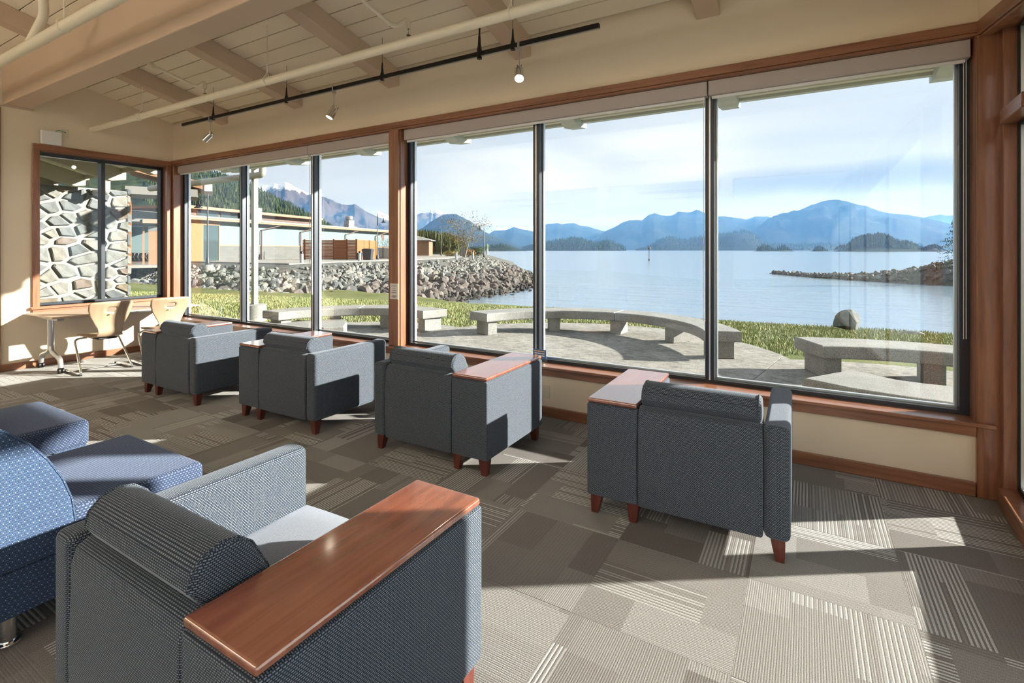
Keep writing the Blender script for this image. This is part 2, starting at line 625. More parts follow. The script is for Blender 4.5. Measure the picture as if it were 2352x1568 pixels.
# ------------------------------------------------------------------ room shell
XL, XR, YW = -8.55, 1.0, 4.08          # left wall, right wall, window wall faces
YB = -5.2
SLOPE = 0.24
RIDGE = -1.6


def deck_z(y):
    if y >= RIDGE:
        return 3.46 + SLOPE * (4.1 - y)
    return 3.46 + SLOPE * (4.1 - RIDGE) - SLOPE * (RIDGE - y)


def struct(o, label=None):
    o['kind'] = 'structure'
    if label:
        o['label'] = label
    return o


# floor: sub-floor slab with one object for every carpet tile
floor = struct(boxed('floor', plain('subfloor', (0.10, 0.09, 0.08), 0.9), None, XL, 1.2, YB, 4.1, -0.10, -0.006), 'floor laid with striped taupe carpet tiles')
TS = 0.61
tile_me = bm_mesh('carpet_tile', add_box(B(), -TS / 2 + 0.0003, TS / 2 - 0.0003, -TS / 2 + 0.0003, TS / 2 - 0.0003, -0.006, 0.0, 0.0006, 1))
tile_me.materials.append(M['carpet'])
rng = random.Random(4)
x = -0.23 - TS / 2 - 14 * TS
ix = 0
while x < 1.3:
    yy = 2.525 + TS / 2 + 2 * TS
    iy = 0
    while yy > -2.6:
        x0, x1 = max(x - TS / 2, XL), min(x + TS / 2, 1.02)
        y1 = min(yy + TS / 2, 4.08)
        y0 = yy - TS / 2
        if x1 - x0 > 0.03 and y1 - y0 > 0.03:
            rz = (ix + iy) % 2 * 90 + rng.choice((0, 180))
            cut = (x1 - x0 < TS - 0.01) or (y1 - y0 < TS - 0.01)
            if cut:
                c, s = round(math.cos(R(rz))), round(math.sin(R(rz)))
                pts = []
                for px, py in ((x0, y0), (x1, y0), (x1, y1), (x0, y1)):
                    dx, dy = px - x, py - yy
                    pts.append((c * dx + s * dy, -s * dx + c * dy))
                me = bm_mesh('carpet_tile', add_prism(B(), pts, 'z', -0.006, 0.0))
                me.materials.append(M['carpet'])
            else:
                me = tile_me
            link_mesh('carpet_tile', me, None, floor, loc=(x, yy, 0), rot=(0, 0, R(rz)))
        yy -= TS
        iy += 1
    x += TS
    ix += 1

# ceiling: roof deck above, then planks, joists and the big beam as its parts
bm = B()
add_prism(bm, [(5.40, deck_z(5.40) + 0.05), (RIDGE, deck_z(RIDGE) + 0.05), (YB - 0.4, deck_z(YB - 0.4) + 0.05), (YB - 0.4, deck_z(YB - 0.4) + 0.25), (RIDGE, deck_z(RIDGE) + 0.25), (5.40, deck_z(5.40) + 0.25)], 'x', -8.9, 2.6)
ceiling = struct(put('ceiling', bm, plain('roof_deck', (0.03, 0.028, 0.03), 0.9)), 'sloped ceiling of cream painted boards on tan timbers')
PW = 0.18
ang = -math.atan(SLOPE)
rng = random.Random(11)
JX = [-7.06 - 0.085, -5.44 - 0.085, -3.82 - 0.085, -2.195 - 0.085, -0.567 - 0.085]
plank_cache = {}


def plank(x0, x1, yc):
    L = round(x1 - x0, 2)
    if L not in plank_cache:
        me = bm_mesh('plank', add_box(B(), -L / 2 + 0.0012, L / 2 - 0.0012, -PW * 0.5145 + 0.0050, PW * 0.5145 - 0.0050, 0.0, 0.03, 0.002, 1))
        me.materials.append(M['deck'])
        plank_cache[L] = me
    link_mesh('plank', plank_cache[L], None, ceiling, loc=((x0 + x1) / 2, yc, deck_z(yc)), rot=(ang, 0, 0))


y = 4.06 - PW / 2
row = 0
while y > RIDGE:
    cuts = [XL] + sorted(rng.sample([JX[0], JX[1], JX[2], JX[3], JX[4]], 2)) + [1.3]
    if row < 5 and row % 2:
        cuts = sorted(cuts + [-2.9 - 0.4 * row])
    for a, b in zip(cuts, cuts[1:]):
        plank(a, b, y)
    y -= PW
    row += 1
boxed('plank_field', M['deck'], ceiling, XL, 2.4, YB, RIDGE, deck_z(YB) - 0.02, deck_z(YB) + 0.02)
for xr in (-7.06, -5.44, -3.82, -2.195, -0.567, 1.06):
    pts = [(4.1, 3.275), (4.1, deck_z(4.1)), (RIDGE, deck_z(RIDGE)), (RIDGE, deck_z(RIDGE) - 0.19)]
    put('joist', add_prism(B(), pts, 'x', xr - 0.17, xr, 0.006, 1), M['beam'], ceiling)
boxed('beam', M['beam'], ceiling, XL, 1.9, 2.146, 2.39, 3.29, 4.02, 0.01, 2)
boxed('beam_seat', M['beam'], ceiling, XL - 0.01, XL + 0.05, 2.12, 2.43, 3.27, 3.29, 0.004, 1)

# window wall
bm = B()
add_box(bm, XL - 0.25, 1.25, YW, 4.32, 2.805, 3.62)
wall_front = struct(put('wall_front', bm, M['paint']), 'cream wall above the long window')
bm = B()
add_box(bm, XL - 0.25, 1.25, YW, 4.32, -0.2, 0.43)
struct(put('wall_front_lower', bm, M['paint']), 'low cream wall under the long window')
struct(boxed('baseboard_front', M['wood_u'], None, XL + 0.02, 0.885, 4.045, YW, 0.0, 0.084, 0.004, 1), 'cherry baseboard below the long window')

# left wall around its window
bm = B()
wy0, wy1, wz0, wz1 = 2.46, 4.02, 0.77, 2.83
add_box(bm, XL - 0.25, XL, YB, wy0, -0.2, 6.0)
add_box(bm, XL - 0.25, XL, wy0, wy1, -0.2, wz0)
add_box(bm, XL - 0.25, XL, wy0, wy1, wz1, 4.2)
add_box(bm, XL - 0.25, XL, wy1, 4.30, -0.2, 4.2)
wall_left = struct(put('wall_left', bm, M['paint']), 'cream end wall with the two pane window')
struct(boxed('baseboard_left', M['wood_u'], None, XL, XL + 0.025, 0.0, YW - 0.03, 0.0, 0.084, 0.004, 1), 'cherry baseboard along the end wall')
bm = B()
add_box(bm, XL, 2.6, YB - 0.25, YB, -0.2, 0.5)
add_box(bm, XL, 2.6, YB - 0.25, YB, 3.3, 4.6)
for a in (-8.55, -5.2, -1.9, 1.4):
    add_box(bm, a, a + 0.3, YB - 0.25, YB, 0.5, 3.3)
struct(put('wall_back', bm, M['paint']), 'cream rear wall with wide openings added for sky light')  # openings made wide so sky light fills the room from behind

# right wall, glazed, very slightly out of square
RW = struct(empty('wall_right', (1.0, 4.05, 0), R(-3.15)), 'glazed side wall with cherry frame')
boxed('jamb', M['wood_v'], RW, -0.005, 0.14, -0.062, 0.0, 0.0, 2.80, 0.004, 1)
boxed('bottom_rail', M['wood_u'], RW, -0.03, 0.14, -0.62, -0.062, 0.0, 0.105, 0.004, 1)
boxed('transom', M['wood_u'], RW, -0.02, 0.13, -0.50, -0.062, 2.235, 2.315, 0.004, 1)
boxed('mullion', M['wood_v'], RW, 0.0, 0.14, -0.62, -0.50, 0.105, 2.80, 0.004, 1)
boxed('header', M['wood_u'], RW, 0.0, 0.16, -11.0, 0.0, 2.80, 2.88, 0.004, 1)
boxed('door_rail', M['wood_u'], RW, 0.03, 0.10, -1.45, -0.62, 0.0, 0.235, 0.004, 1)
boxed('door_head', M['wood_u'], RW, 0.03, 0.10, -1.45, -0.62, 2.235, 2.315, 0.004, 1)
for a in (-1.45, -3.05, -4.65, -6.25, -7.85):
    boxed('mullion', M['wood_v'], RW, 0.0, 0.14, a - 0.10, a, 0.0, 2.80, 0.004, 1)
boxed('bottom_rail', M['wood_u'], RW, -0.03, 0.14, -11.0, -1.55, 0.0, 0.105, 0.004, 1)
for z0, z1 in ((0.105, 2.235), (2.315, 2.80)):
    bm = B()
    for a, b, c, d in ((-0.085, -0.062, z0, z1), (-0.50, -0.48, z0, z1), (-0.48, -0.085, z0, z0 + 0.02), (-0.48, -0.085, z1 - 0.02, z1)):
        add_box(bm, 0.055, 0.105, a, b, c, d)
    put('gasket', bm, M['gasket'], RW)
    bm = B()
    for a, b, c, d in ((-0.100, -0.085, z0 + 0.02, z1 - 0.02), (-0.48, -0.465, z0 + 0.02, z1 - 0.02), (-0.465, -0.10, z0 + 0.02, z0 + 0.035)):
        add_box(bm, 0.062, 0.10, a, b, c, d)
    put('glazing_bead', bm, M['alu_lite'], RW)
    boxed('pane', M['glass'], RW, 0.078, 0.084, -0.465, -0.10, z0 + 0.03, z1 - 0.02)
boxed('pane', M['glass'], RW, 0.063, 0.069, -1.45, -0.62, 0.235, 2.235)
boxed('pane', M['glass'], RW, 0.063, 0.069, -1.45, -0.62, 2.315, 2.80)
for a in (-1.55, -3.15, -4.75, -6.35, -7.95):
    boxed('pane', M['glass'], RW, 0.063, 0.069, a - 1.5, a, 0.105, 2.80)
    boxed('fill_shade', M['fillcloth'], RW, 0.018, 0.021, a - 1.49, a - 0.01, 0.11, 2.79)  # unseen shades, added to glow in the sun and fill the room
RH = struct(empty('wall_right_upper', (0.905, 4.06, 0), R(9.0)), 'cream wall over the glazed side wall with cherry head trim')
boxed('wall_face', M['paint'], RH, 0.0, 0.30, -9.0, 0.02, 2.88, 5.2)
boxed('head_trim', M['wood_u'], RH, -0.018, 0.0, -9.0, 0.0, 2.80, 2.885, 0.003, 1)
boxed('head_trim_lip', M['wood_u'], RH, -0.004, 0.05, -9.0, 0.0, 2.785, 2.80, 0.002, 1)
boxed('soffit', M['wood_u'], RH, 0.05, 0.42, -9.0, 0.0, 2.795, 2.88)

# long window: two bays of three panes
GY0, GY1 = 4.185, 4.275                # aluminium frame depth
HEAD = 2.76


def bay(name, x0, x1, mulls, label):
    w = struct(empty(name), label)
    fr = B()
    add_box(fr, x0, x1, GY0, GY1, 0.452, 0.482)
    add_box(fr, x0, x1, GY0, GY1, HEAD, HEAD + 0.05)
    add_box(fr, x0, x0 + 0.05, GY0, GY1, 0.482, HEAD)
    add_box(fr, x1 - 0.05, x1, GY0, GY1, 0.482, HEAD)
    put('frame', fr, M['alu'], w)
    edges = [x0 + 0.05] + list(mulls) + [x1 - 0.05]
    for mx in mulls:
        bm = B()
        add_box(bm, mx - 0.033, mx - 0.006, GY0 - 0.012, GY1, 0.482, HEAD, 0.003, 1)
        add_box(bm, mx + 0.006, mx + 0.033, GY0 - 0.012, GY1, 0.482, HEAD, 0.003, 1)
        mu = put('mullion', bm, M['alu'], w)
        boxed('mullion_cap', M['alu_lite'], mu, mx - 0.006, mx + 0.006, GY0 - 0.016, GY1, 0.482, HEAD)
    for i, (a, b) in enumerate(zip(edges, edges[1:])):
        a2 = a + (0.033 if i else 0.0)
        b2 = b - (0.033 if i < len(edges) - 2 else 0.0)
        p = boxed('pane', M['glass'], w, a2, b2, 4.232, 4.238, 0.482, HEAD)
        bd = B()
        for (p0, p1, q0, q1) in ((a2, a2 + 0.014, 0.482, HEAD), (b2 - 0.014, b2, 0.482, HEAD), (a2 + 0.014, b2 - 0.014, 0.482, 0.496)):
            add_box(bd, p0, p1, 4.238, 4.27, q0, q1)
        put('glazing_bead', bd, M['alu_lite'], p)
    return w


bay('window_2', -8.47, -3.92, (-6.90, -5.365), 'left bay of the long window, three tall panes')
bay('window_3', -3.80, 0.885, (-2.19, -0.655), 'right bay of the long window, three tall panes')

# cherry casing of the long window
struct(boxed('trim_1', M['wood_u'], None, XL + 0.005, 0.905, 4.045, 4.10, 2.822, 2.884, 0.004, 1), 'cherry head casing over the long window')
bm = B()
add_box(bm, XL + 0.02, 0.89, 4.058, 4.32, 2.803, 2.822, 0.003, 1)
struct(put('trim_2', bm, M['wood_u']), 'cherry soffit board of the long window')
bm = B()
add_box(bm, -3.944, -3.805, 4.045, 4.30, 0.455, 2.803, 0.004, 1)
add_box(bm, -3.805, -3.795, 4.075, 4.30, 0.455, 2.803, 0.002, 1)
struct(put('trim_3', bm, M['wood_v']), 'broad cherry post between the two window bays')
bm = B()
add_box(bm, 0.885, 0.905, 4.07, 4.30, 0.455, 2.803)
add_box(bm, 0.890, 1.0, 4.045, 4.32, 0.0, 2.80, 0.004, 1)
struct(put('trim_4', bm, M['wood_v']), 'cherry corner post at the right end of the long window')
bm = B()
add_box(bm, XL + 0.001, XL + 0.075, 4.05, 4.30, 0.455, 2.803, 0.004, 1)
struct(put('trim_5', bm, M['wood_v']), 'cherry corner post at the left end of the long window')
bm = B()
add_box(bm, XL + 0.02, 0.972, 4.012, 4.20, 0.432, 0.455, 0.004, 2)
struct(put('trim_6', bm, M['wood_u']), 'cherry sill board running under the long window')
struct(boxed('trim_7', M['wood_u'], None, XL + 0.02, 0.89, 4.05, YW, 0.366, 0.432, 0.003, 1), 'cherry apron below the sill')
struct(boxed('trim_8', M['wood_v'], None, XL, XL + 0.03, 2.02, 2.126, 0.0, 3.25, 0.003, 1), 'cherry casing strip on the end wall')

# end wall window
w1 = struct(empty('window_1'), 'two pane window in the end wall above the desk')
bm = B()
add_box(bm, XL, XL + 0.03, 2.42, 4.045, 2.80, 2.866, 0.003, 1)
put('casing_head', bm, M['wood_u'], w1)
bm = B()
add_box(bm, XL - 0.14, XL + 0.028, 2.42, 2.492, 0.735, 2.80, 0.003, 1)
add_box(bm, XL - 0.14, XL + 0.028, 3.982, 4.045, 0.735, 2.80, 0.003, 1)
put('casing_side', bm, M['wood_v'], w1)
bm = B()
add_box(bm, XL, XL + 0.03, 2.42, 4.045, 0.690, 0.735, 0.003, 1)
add_box(bm, XL - 0.14, XL + 0.055, 2.40, 4.045, 0.735, 0.770, 0.004, 1)
add_box(bm, XL - 0.14, XL + 0.005, 2.492, 3.982, 2.78, 2.80)
put('sill', bm, M['wood_u'], w1)
bm = B()
add_box(bm, XL - 0.20, XL - 0.10, 2.492, 3.982, 0.770, 0.800)
add_box(bm, XL - 0.20, XL - 0.10, 2.492, 3.982, 2.735, 2.78)
add_box(bm, XL - 0.20, XL - 0.10, 2.492, 2.512, 0.80, 2.735)
add_box(bm, XL - 0.20, XL - 0.10, 3.948, 3.982, 0.80, 2.735)
put('frame', bm, M['alu'], w1)
put('mullion', add_box(B(), XL - 0.20, XL - 0.09, 3.185, 3.235, 0.80, 2.735, 0.003, 1), M['alu'], w1)
for a, b in ((2.512, 3.185), (3.235, 3.948)):
    boxed('pane', M['glass'], w1, XL - 0.153, XL - 0.147, a, b, 0.80, 2.735)

# roller shades over the long window
for x0, x1, lab in ((-8.46, -5.37, 'cream roller shade cassette over the two panes by the corner'), (-5.365, -3.95, 'cream roller shade cassette just left of the broad post'),
                    (-3.775, -0.665, 'cream roller shade cassette over the two panes right of the broad post'), (-0.655, 0.873, 'cream roller shade cassette over the rightmost pane')):
    t = thing('roller_shade', lab, 'window shade', (x0, 4.10, 2.69), group='roller shades')
    W = x1 - x0
    boxed('cassette', M['shade'], t, 0, W, 0.0, 0.075, 0.0, 0.112, 0.004, 1)
    boxed('hem_bar', M['white'], t, 0.02, W - 0.02, 0.025, 0.045, -0.022, 0.0, 0.004, 1)
    bm = B()
    cx = W - 0.012 if x1 > 0 or x1 < -4 else 0.03
    if x0 < -3 and x1 > -1:
        cx = W - 0.02
    zz = 0.0
    add_tube(bm, [(cx, 0.05, 0.0), (cx, 0.05, -1.75)], 0.0022, 6)
    add_tube(bm, [(cx - 0.012, 0.05, 0.0), (cx - 0.012, 0.05, -1.75)], 0.0022, 6)
    put('bead_chain', bm, M['white'], t)

# eave outside the long window
ev = struct(empty('eave'), 'roof overhang outside the long window')
put('soffit', add_prism(B(), [(4.32, deck_z(4.32) - 0.02), (5.30, deck_z(5.30) - 0.02), (5.30, deck_z(5.30) + 0.05), (4.32, deck_z(4.32) + 0.05)], 'x', -9.4, 2.6), plain('pale_soffit', (0.68, 0.66, 0.56), 0.7), ev)
M['eavepaint'] = plain('grey_green_eave_paint', (0.50, 0.54, 0.50), 0.6)
boxed('fascia', M['eavepaint'], ev, -9.4, 2.6, 5.30, 5.36, 2.935, 3.23, 0.004, 1)
boxed('gutter', plain('pale_gutter', (0.70, 0.69, 0.58), 0.5), ev, -9.4, 2.6, 5.24, 5.30, 2.965, 3.01, 0.004, 1)
for xr in (-8.69, -7.06, -5.44, -3.82, -2.195, -0.567, 1.06):
    pts = [(4.32, 3.15), (5.20, 2.872), (5.44, 2.905), (5.44, 3.02), (5.30, deck_z(5.3)), (4.32, deck_z(4.32))]
    put('rafter_tail', add_prism(B(), pts, 'x', xr - 0.17, xr, 0.004, 1), M['eavepaint'], ev)
# ------------------------------------------------------------------ lounge chairs with a tablet arm
CH_W, CH_D, CH_H = 1.02, 0.82, 0.655
ARM_T, TAB_W = 0.115, 0.29


def leg_bm(x, y, sx, sy):
    """tapered curved foot, outer sides flared by sx, sy"""
    bm = B()
    rings = []
    for z, w, sh in ((0.135, 0.031, 0.0), (0.10, 0.031, 0.001), (0.06, 0.027, 0.005), (0.03, 0.023, 0.008), (0.0, 0.019, 0.010)):
        cx, cy_ = x + sx * sh, y + sy * sh
        rings.append([bm.verts.new((cx + a * w, cy_ + b * w, z)) for a, b in ((-1, -1), (1, -1), (1, 1), (-1, 1))])
    for a, b in zip(rings, rings[1:]):
        for k in range(4):
            bm.faces.new((a[k], b[k], b[(k + 1) % 4], a[(k + 1) % 4]))
    bm.faces.new(rings[0])
    bm.faces.new(rings[-1][::-1])
    bmesh.ops.recalc_face_normals(bm, faces=bm.faces)
    return bm


def lounge_chair(side, label, loc, rz):
    """side = +1: tablet arm on the right, -1: on the left"""
    t = thing('lounge_chair', label, 'armchair', loc, rz, 'charcoal tablet arm lounge chairs')

    def X(a, b):
        return (a, b) if side > 0 else (CH_W - b, CH_W - a)

    def bx(name, mat, a, b, y0, y1, z0, z1, bev, seg=3, parent=None):
        x0, x1 = X(a, b)
        return boxed(name, mat, parent or t, x0, x1, y0, y1, z0, z1, bev, seg, 40, True)
    z0 = 0.108
    bx('arm', M['charcoal'], 0.0, ARM_T, 0.0, CH_D, z0, CH_H, 0.028)
    ta = bx('tablet_arm', M['charcoal'], CH_W - TAB_W, CH_W, 0.0, CH_D, z0, CH_H - 0.024, 0.014, 2)
    bx('tablet', M['top_v'], CH_W - TAB_W + 0.004, CH_W - 0.004, 0.004, CH_D - 0.008, CH_H - 0.022, CH_H + 0.003, 0.009, 3)
    s0, s1 = ARM_T, CH_W - TAB_W
    # back shell with a gently crowned rear face
    x0, x1 = X(s0 + 0.002, s1 - 0.002)
    bm = B()
    pts = [(0.004, z0), (-0.004, 0.30), (0.004, 0.585), (0.016, 0.630), (0.045, 0.646), (0.15, 0.635), (0.17, 0.50), (0.19, z0)]
    add_prism(bm, pts, 'x', x0, x1, 0.012, 3)
    put('backrest', bm, M['charcoal'], t, 40, True)
    bm = B()
    pts = [(0.058, 0.640), (0.030, 0.684), (0.040, 0.726), (0.070, 0.756), (0.110, 0.768), (0.155, 0.760), (0.192, 0.728), (0.236, 0.645), (0.262, 0.53), (0.268, 0.44), (0.15, 0.43), (0.13, 0.60)]
    add_prism(bm, pts, 'x', x0 + 0.008, x1 - 0.008, 0.022, 4)
    put('back_cushion', bm, M['charcoal'], t, 40, True)
    # piping along the cushion ends
    for xe in (x0 + 0.022, x1 - 0.022):
        bm = B()
        add_tube(bm, [(xe, a, b) for a, b in pts[1:10]], 0.0035, 6)
        put('piping', bm, M['charcoal'], [c for c in t.children if c.name.startswith('back_cushion')][0])
    bx('seat_base', M['charcoal'], s0 + 0.002, s1 - 0.002, 0.18, CH_D - 0.03, z0 + 0.01, 0.31, 0.012, 2)
    # crowned seat cushion
    bm = B()
    sx0, sx1 = X(s0 + 0.004, s1 - 0.004)
    nx, ny = 10, 10
    ylo, yhi = 0.20, CH_D - 0.012
    top = []
    for j in range(ny + 1):
        r = []
        for i in range(nx + 1):
            u, v = i / nx, j / ny
            e = (1 - (2 * u - 1) ** 8) * (1 - (2 * v - 1) ** 8)
            z = 0.422 + 0.022 * (1 - (2 * u - 1) ** 2) * (1 - 0.6 * (2 * v - 1) ** 2) + 0.018 * (e - 1)
            r.append(bm.verts.new((sx0 + (sx1 - sx0) * u, ylo + (yhi - ylo) * v, z)))
        top.append(r)
    for j in range(ny):
        for i in range(nx):
            bm.faces.new((top[j][i], top[j][i + 1], top[j + 1][i + 1], top[j + 1][i]))
    bd = [top[0][i] for i in range(nx + 1)] + [top[j][nx] for j in range(1, ny + 1)] + [top[ny][i] for i in range(nx - 1, -1, -1)] + [top[j][0] for j in range(ny - 1, 0, -1)]
    lo = [bm.verts.new((v.co.x, v.co.y, 0.305)) for v in bd]
    for k in range(len(bd)):
        q = (k + 1) % len(bd)
        bm.faces.new((bd[k], lo[k], lo[q], bd[q]))
    bm.faces.new(lo)
    bmesh.ops.recalc_face_normals(bm, faces=bm.faces)
    put('seat_cushion', bm, M['seatfab'], t, 50)
    for xa, ya, dx, dy in ((0.055, 0.055, -1, -1), (CH_W - TAB_W + 0.03, 0.055, 0, -1), (CH_W - 0.05, 0.055, 1, -1), (0.055, CH_D - 0.06, -1, 1), (CH_W - TAB_W + 0.03, CH_D - 0.06, 0, 1), (CH_W - 0.05, CH_D - 0.06, 1, 1)):
        if side < 0:
            xa, dx = CH_W - xa, -dx
        put('leg', leg_bm(xa, ya, dx, dy), M['mahogany'], t)
    return t


lounge_chair(1, 'nearest charcoal lounge chair, its long cherry tablet arm filling the foreground', (-1.972, 0.605, 0), 0.0)
lounge_chair(-1, 'charcoal lounge chair nearest the glazed side wall, tablet arm on its left', (-1.085, 2.685, 0), R(0.8))
lounge_chair(1, 'charcoal lounge chair right of the broad window post, tablet arm on its right', (-2.825, 2.735, 0), R(0.6))
lounge_chair(-1, 'charcoal lounge chair below the broad window post, tablet arm on its left', (-4.43, 2.655, 0), R(1.0))
lounge_chair(-1, 'charcoal lounge chair farthest off, beside the pale wooden desk chairs', (-6.045, 2.575, 0), R(1.0))


# ------------------------------------------------------------------ blue armless lounge seats
def blue_seat(label, loc):
    t = thing('armless_lounge_seat', label, 'armchair', loc, 0.0, 'blue armless lounge seats')
    W = 0.78
    base = [(0.02, 0.115), (0.90, 0.115), (0.90, 0.29), (0.02, 0.29)]
    put('base', add_prism(B(), base, 'x', 0.006, W - 0.006, 0.010, 2), M['blue'], t, 40, True)
    # rounded backrest seen from the side
    prof = [(0.0, 0.295), (0.545, 0.295), (0.548, 0.38), (0.535, 0.49), (0.505, 0.585), (0.46, 0.675), (0.405, 0.755), (0.335, 0.825), (0.25, 0.872), (0.16, 0.888), (0.08, 0.875), (0.03, 0.835), (0.005, 0.76), (-0.004, 0.60)]
    b = put('backrest', add_prism(B(), prof, 'x', 0.0, W, 0.014, 3), M['blue'], t, 45, True)
    for xe in (0.006, W - 0.006):
        bm = B()
        add_tube(bm, [(xe, a, c) for a, c in prof[2:13]], 0.004, 6)
        put('piping', bm, M['blue'], b)
    bm = add_box(B(), 0.003, W - 0.003, 0.53, 1.055, 0.295, 0.455, 0.030, 4)
    s = put('seat', bm, M['bluetop'], t, 45, True)
    boxed('seat_front', M['blue'], t, 0.01, W - 0.01, 0.88, 1.045, 0.13, 0.30, 0.01, 2)
    for xa in (0.07, W - 0.065):
        for ya in (0.36, 0.98):
            bm = B()
            add_lathe(bm, [(0.040, 0.0), (0.042, 0.006), (0.040, 0.011), (0.027, 0.013), (0.027, 0.125)], 24, (xa, ya, 0))
            put('leg', bm, M['chrome'], t, 40)
    return t


blue_seat('blue dotted armless lounge seat with rounded back beside the nearest charcoal chair', (-3.345, 0.315, 0))
blue_seat('farther blue armless lounge seat cut off by the left edge of the view', (-4.60, 0.300, 0))


# ------------------------------------------------------------------ desk and swing-frame chairs
def desk():
    t = thing('flip_top_desk', 'pale wood topped desk on silver wheeled legs under the end wall window', 'desk', (-8.10, 3.19, 0))
    top = B()
    add_box(top, -0.415, 0.415, -0.835, 0.835, 0.677, 0.70, 0.003, 1)
    put('table_top', top, M['birch_u'], t)
    bm = B()
    add_box(bm, 0.20, 0.25, -0.60, 0.60, 0.640, 0.675, 0.004, 1)
    add_box(bm, -0.25, -0.20, -0.60, 0.60, 0.640, 0.675, 0.004, 1)
    put('rail', bm, M['silver'], t)
    put('edge_clip', add_box(B(), 0.405, 0.425, -0.44, 0.05, 0.662, 0.690, 0.003, 1), M['silver'], t)
    for yy in (-0.72, 0.70):
        bm = B()
        add_box(bm, -0.30, 0.30, yy - 0.035, yy + 0.035, 0.635, 0.676, 0.006, 1)
        add_tube(bm, [(0.0, yy, 0.64), (0.0, yy, 0.26)], 0.034, 14)
        for s in (-1, 1):
            add_tube(bm, fillet([(s * 0.012, yy, 0.30), (s * 0.04, yy, 0.24), (s * 0.29, yy, 0.17), (s * 0.31, yy, 0.07)], 0.08, 6), [0.030] * 3 + [0.027] * 11 if False else 0.027, 12)
        leg = put('leg', bm, M['silver'], t, 40)
        for s in (-1, 1):
            bm = B()
            for d in (-0.017, 0.017):
                add_tube(bm, [(s * 0.31 + 0.0, yy + d - 0.009, 0.034), (s * 0.31, yy + d + 0.009, 0.034)], 0.034, 16)
            add_tube(bm, [(s * 0.31, yy, 0.03), (s * 0.31, yy, 0.08)], 0.012, 10)
            put('caster', bm, M['black'], leg, 40)
    return t


desk()


def shell_mesh():
    """bent ply shell: returns a flat outline with hand hole mapped on to the seat/back curve"""
    # outline half widths along the sheet, t = distance from the front of the seat
    tab = [(0.0, 0.165), (0.03, 0.190), (0.12, 0.198), (0.27, 0.190), (0.36, 0.165), (0.42, 0.132), (0.47, 0.122), (0.52, 0.128), (0.60, 0.165), (0.68, 0.203), (0.76, 0.224), (0.82, 0.226), (0.838, 0.218), (0.848, 0.195)]
    right = [(w, t) for t, w in tab]
    left = [(-w, t) for t, w in reversed(tab)]
    out = right + [(0.1, 0.853), (0.0, 0.854), (-0.1, 0.853)] + left
    hole = [(0.030 * math.cos(a) + (0.022 if math.cos(a) > 0 else -0.022), 0.752 + 0.029 * math.sin(a)) for a in [2 * math.pi * k / 20 + 0.01 for k in range(20)]]
    pts = [Vector(p) for p in out + hole]
    n0 = len(out)
    edges = [(i, (i + 1) % n0) for i in range(n0)] + [(n0 + i, n0 + (i + 1) % len(hole)) for i in range(len(hole))]
    for j in range(1, 34):
        t = j * 0.025
        w = lerp_table(t, tab)
        k = max(2, int(w / 0.03))
        for i in range(-k, k + 1):
            x = w * 0.9 * i / k
            if t > 0.71 and t < 0.795 and abs(x) < 0.07:
                continue
            pts.append(Vector((x, t)))
    vs, es, fs, *_ = delaunay_2d_cdt(pts, edges, [], 0, 1e-6)
    bm = B()

    def curve(x, t):
        # seat runs towards +y (front) from the bend, back rises
        if t < 0.36:
            s = 0.36 - t
            y, z = s, 0.435 + 0.02 * (s / 0.36) ** 2 - (0.028 * ((0.05 - t) / 0.05) ** 2 if t < 0.05 else 0)
            y -= 0.0
            z += 0.012 * (x / 0.2) ** 2
            return Vector((x, y, z))
        k = t - 0.36
        Rr, A = 0.085, R(80)
        if k < Rr * A:
            a = k / Rr
            return Vector((x, -Rr * math.sin(a), 0.435 + Rr * (1 - math.cos(a)) + 0.012 * (x / 0.2) ** 2))
        k -= Rr * A
        y, z = -Rr * math.sin(A), 0.435 + Rr * (1 - math.cos(A))
        lean = k + 0.0
        y2 = y - lean * math.cos(A) + 0.05 * math.sin(min(1.0, k / 0.36) * math.pi) * 0.5
        return Vector((x, y2 + 0.10 * (x / 0.22) ** 2 * 0.35, z + lean * math.sin(A)))
    bv = [bm.verts.new(curve(v.x, v.y)) for v in vs]
    flat = [(v.x, v.y) for v in vs]
    uv = bm.loops.layers.uv.verify()
    for f in fs:
        cx = sum(flat[i][0] for i in f) / len(f)
        ct = sum(flat[i][1] for i in f) / len(f)
        if ct > 0.723 and ct < 0.781 and abs(cx) < 0.053:
            d = max(0.0, abs(cx) - 0.022)
            if (d / 0.030) ** 2 + ((ct - 0.752) / 0.029) ** 2 < 1.0:
                continue
        # drop faces outside the outline
        if abs(cx) > lerp_table(ct, tab) + 0.004:
            continue
        try:
            bm.faces.new([bv[i] for i in f])
        except ValueError:
            pass
    loose = [v for v in bm.verts if not v.link_faces]
    bmesh.ops.delete(bm, geom=loose, context='VERTS')
    bmesh.ops.recalc_face_normals(bm, faces=bm.faces)
    return bm


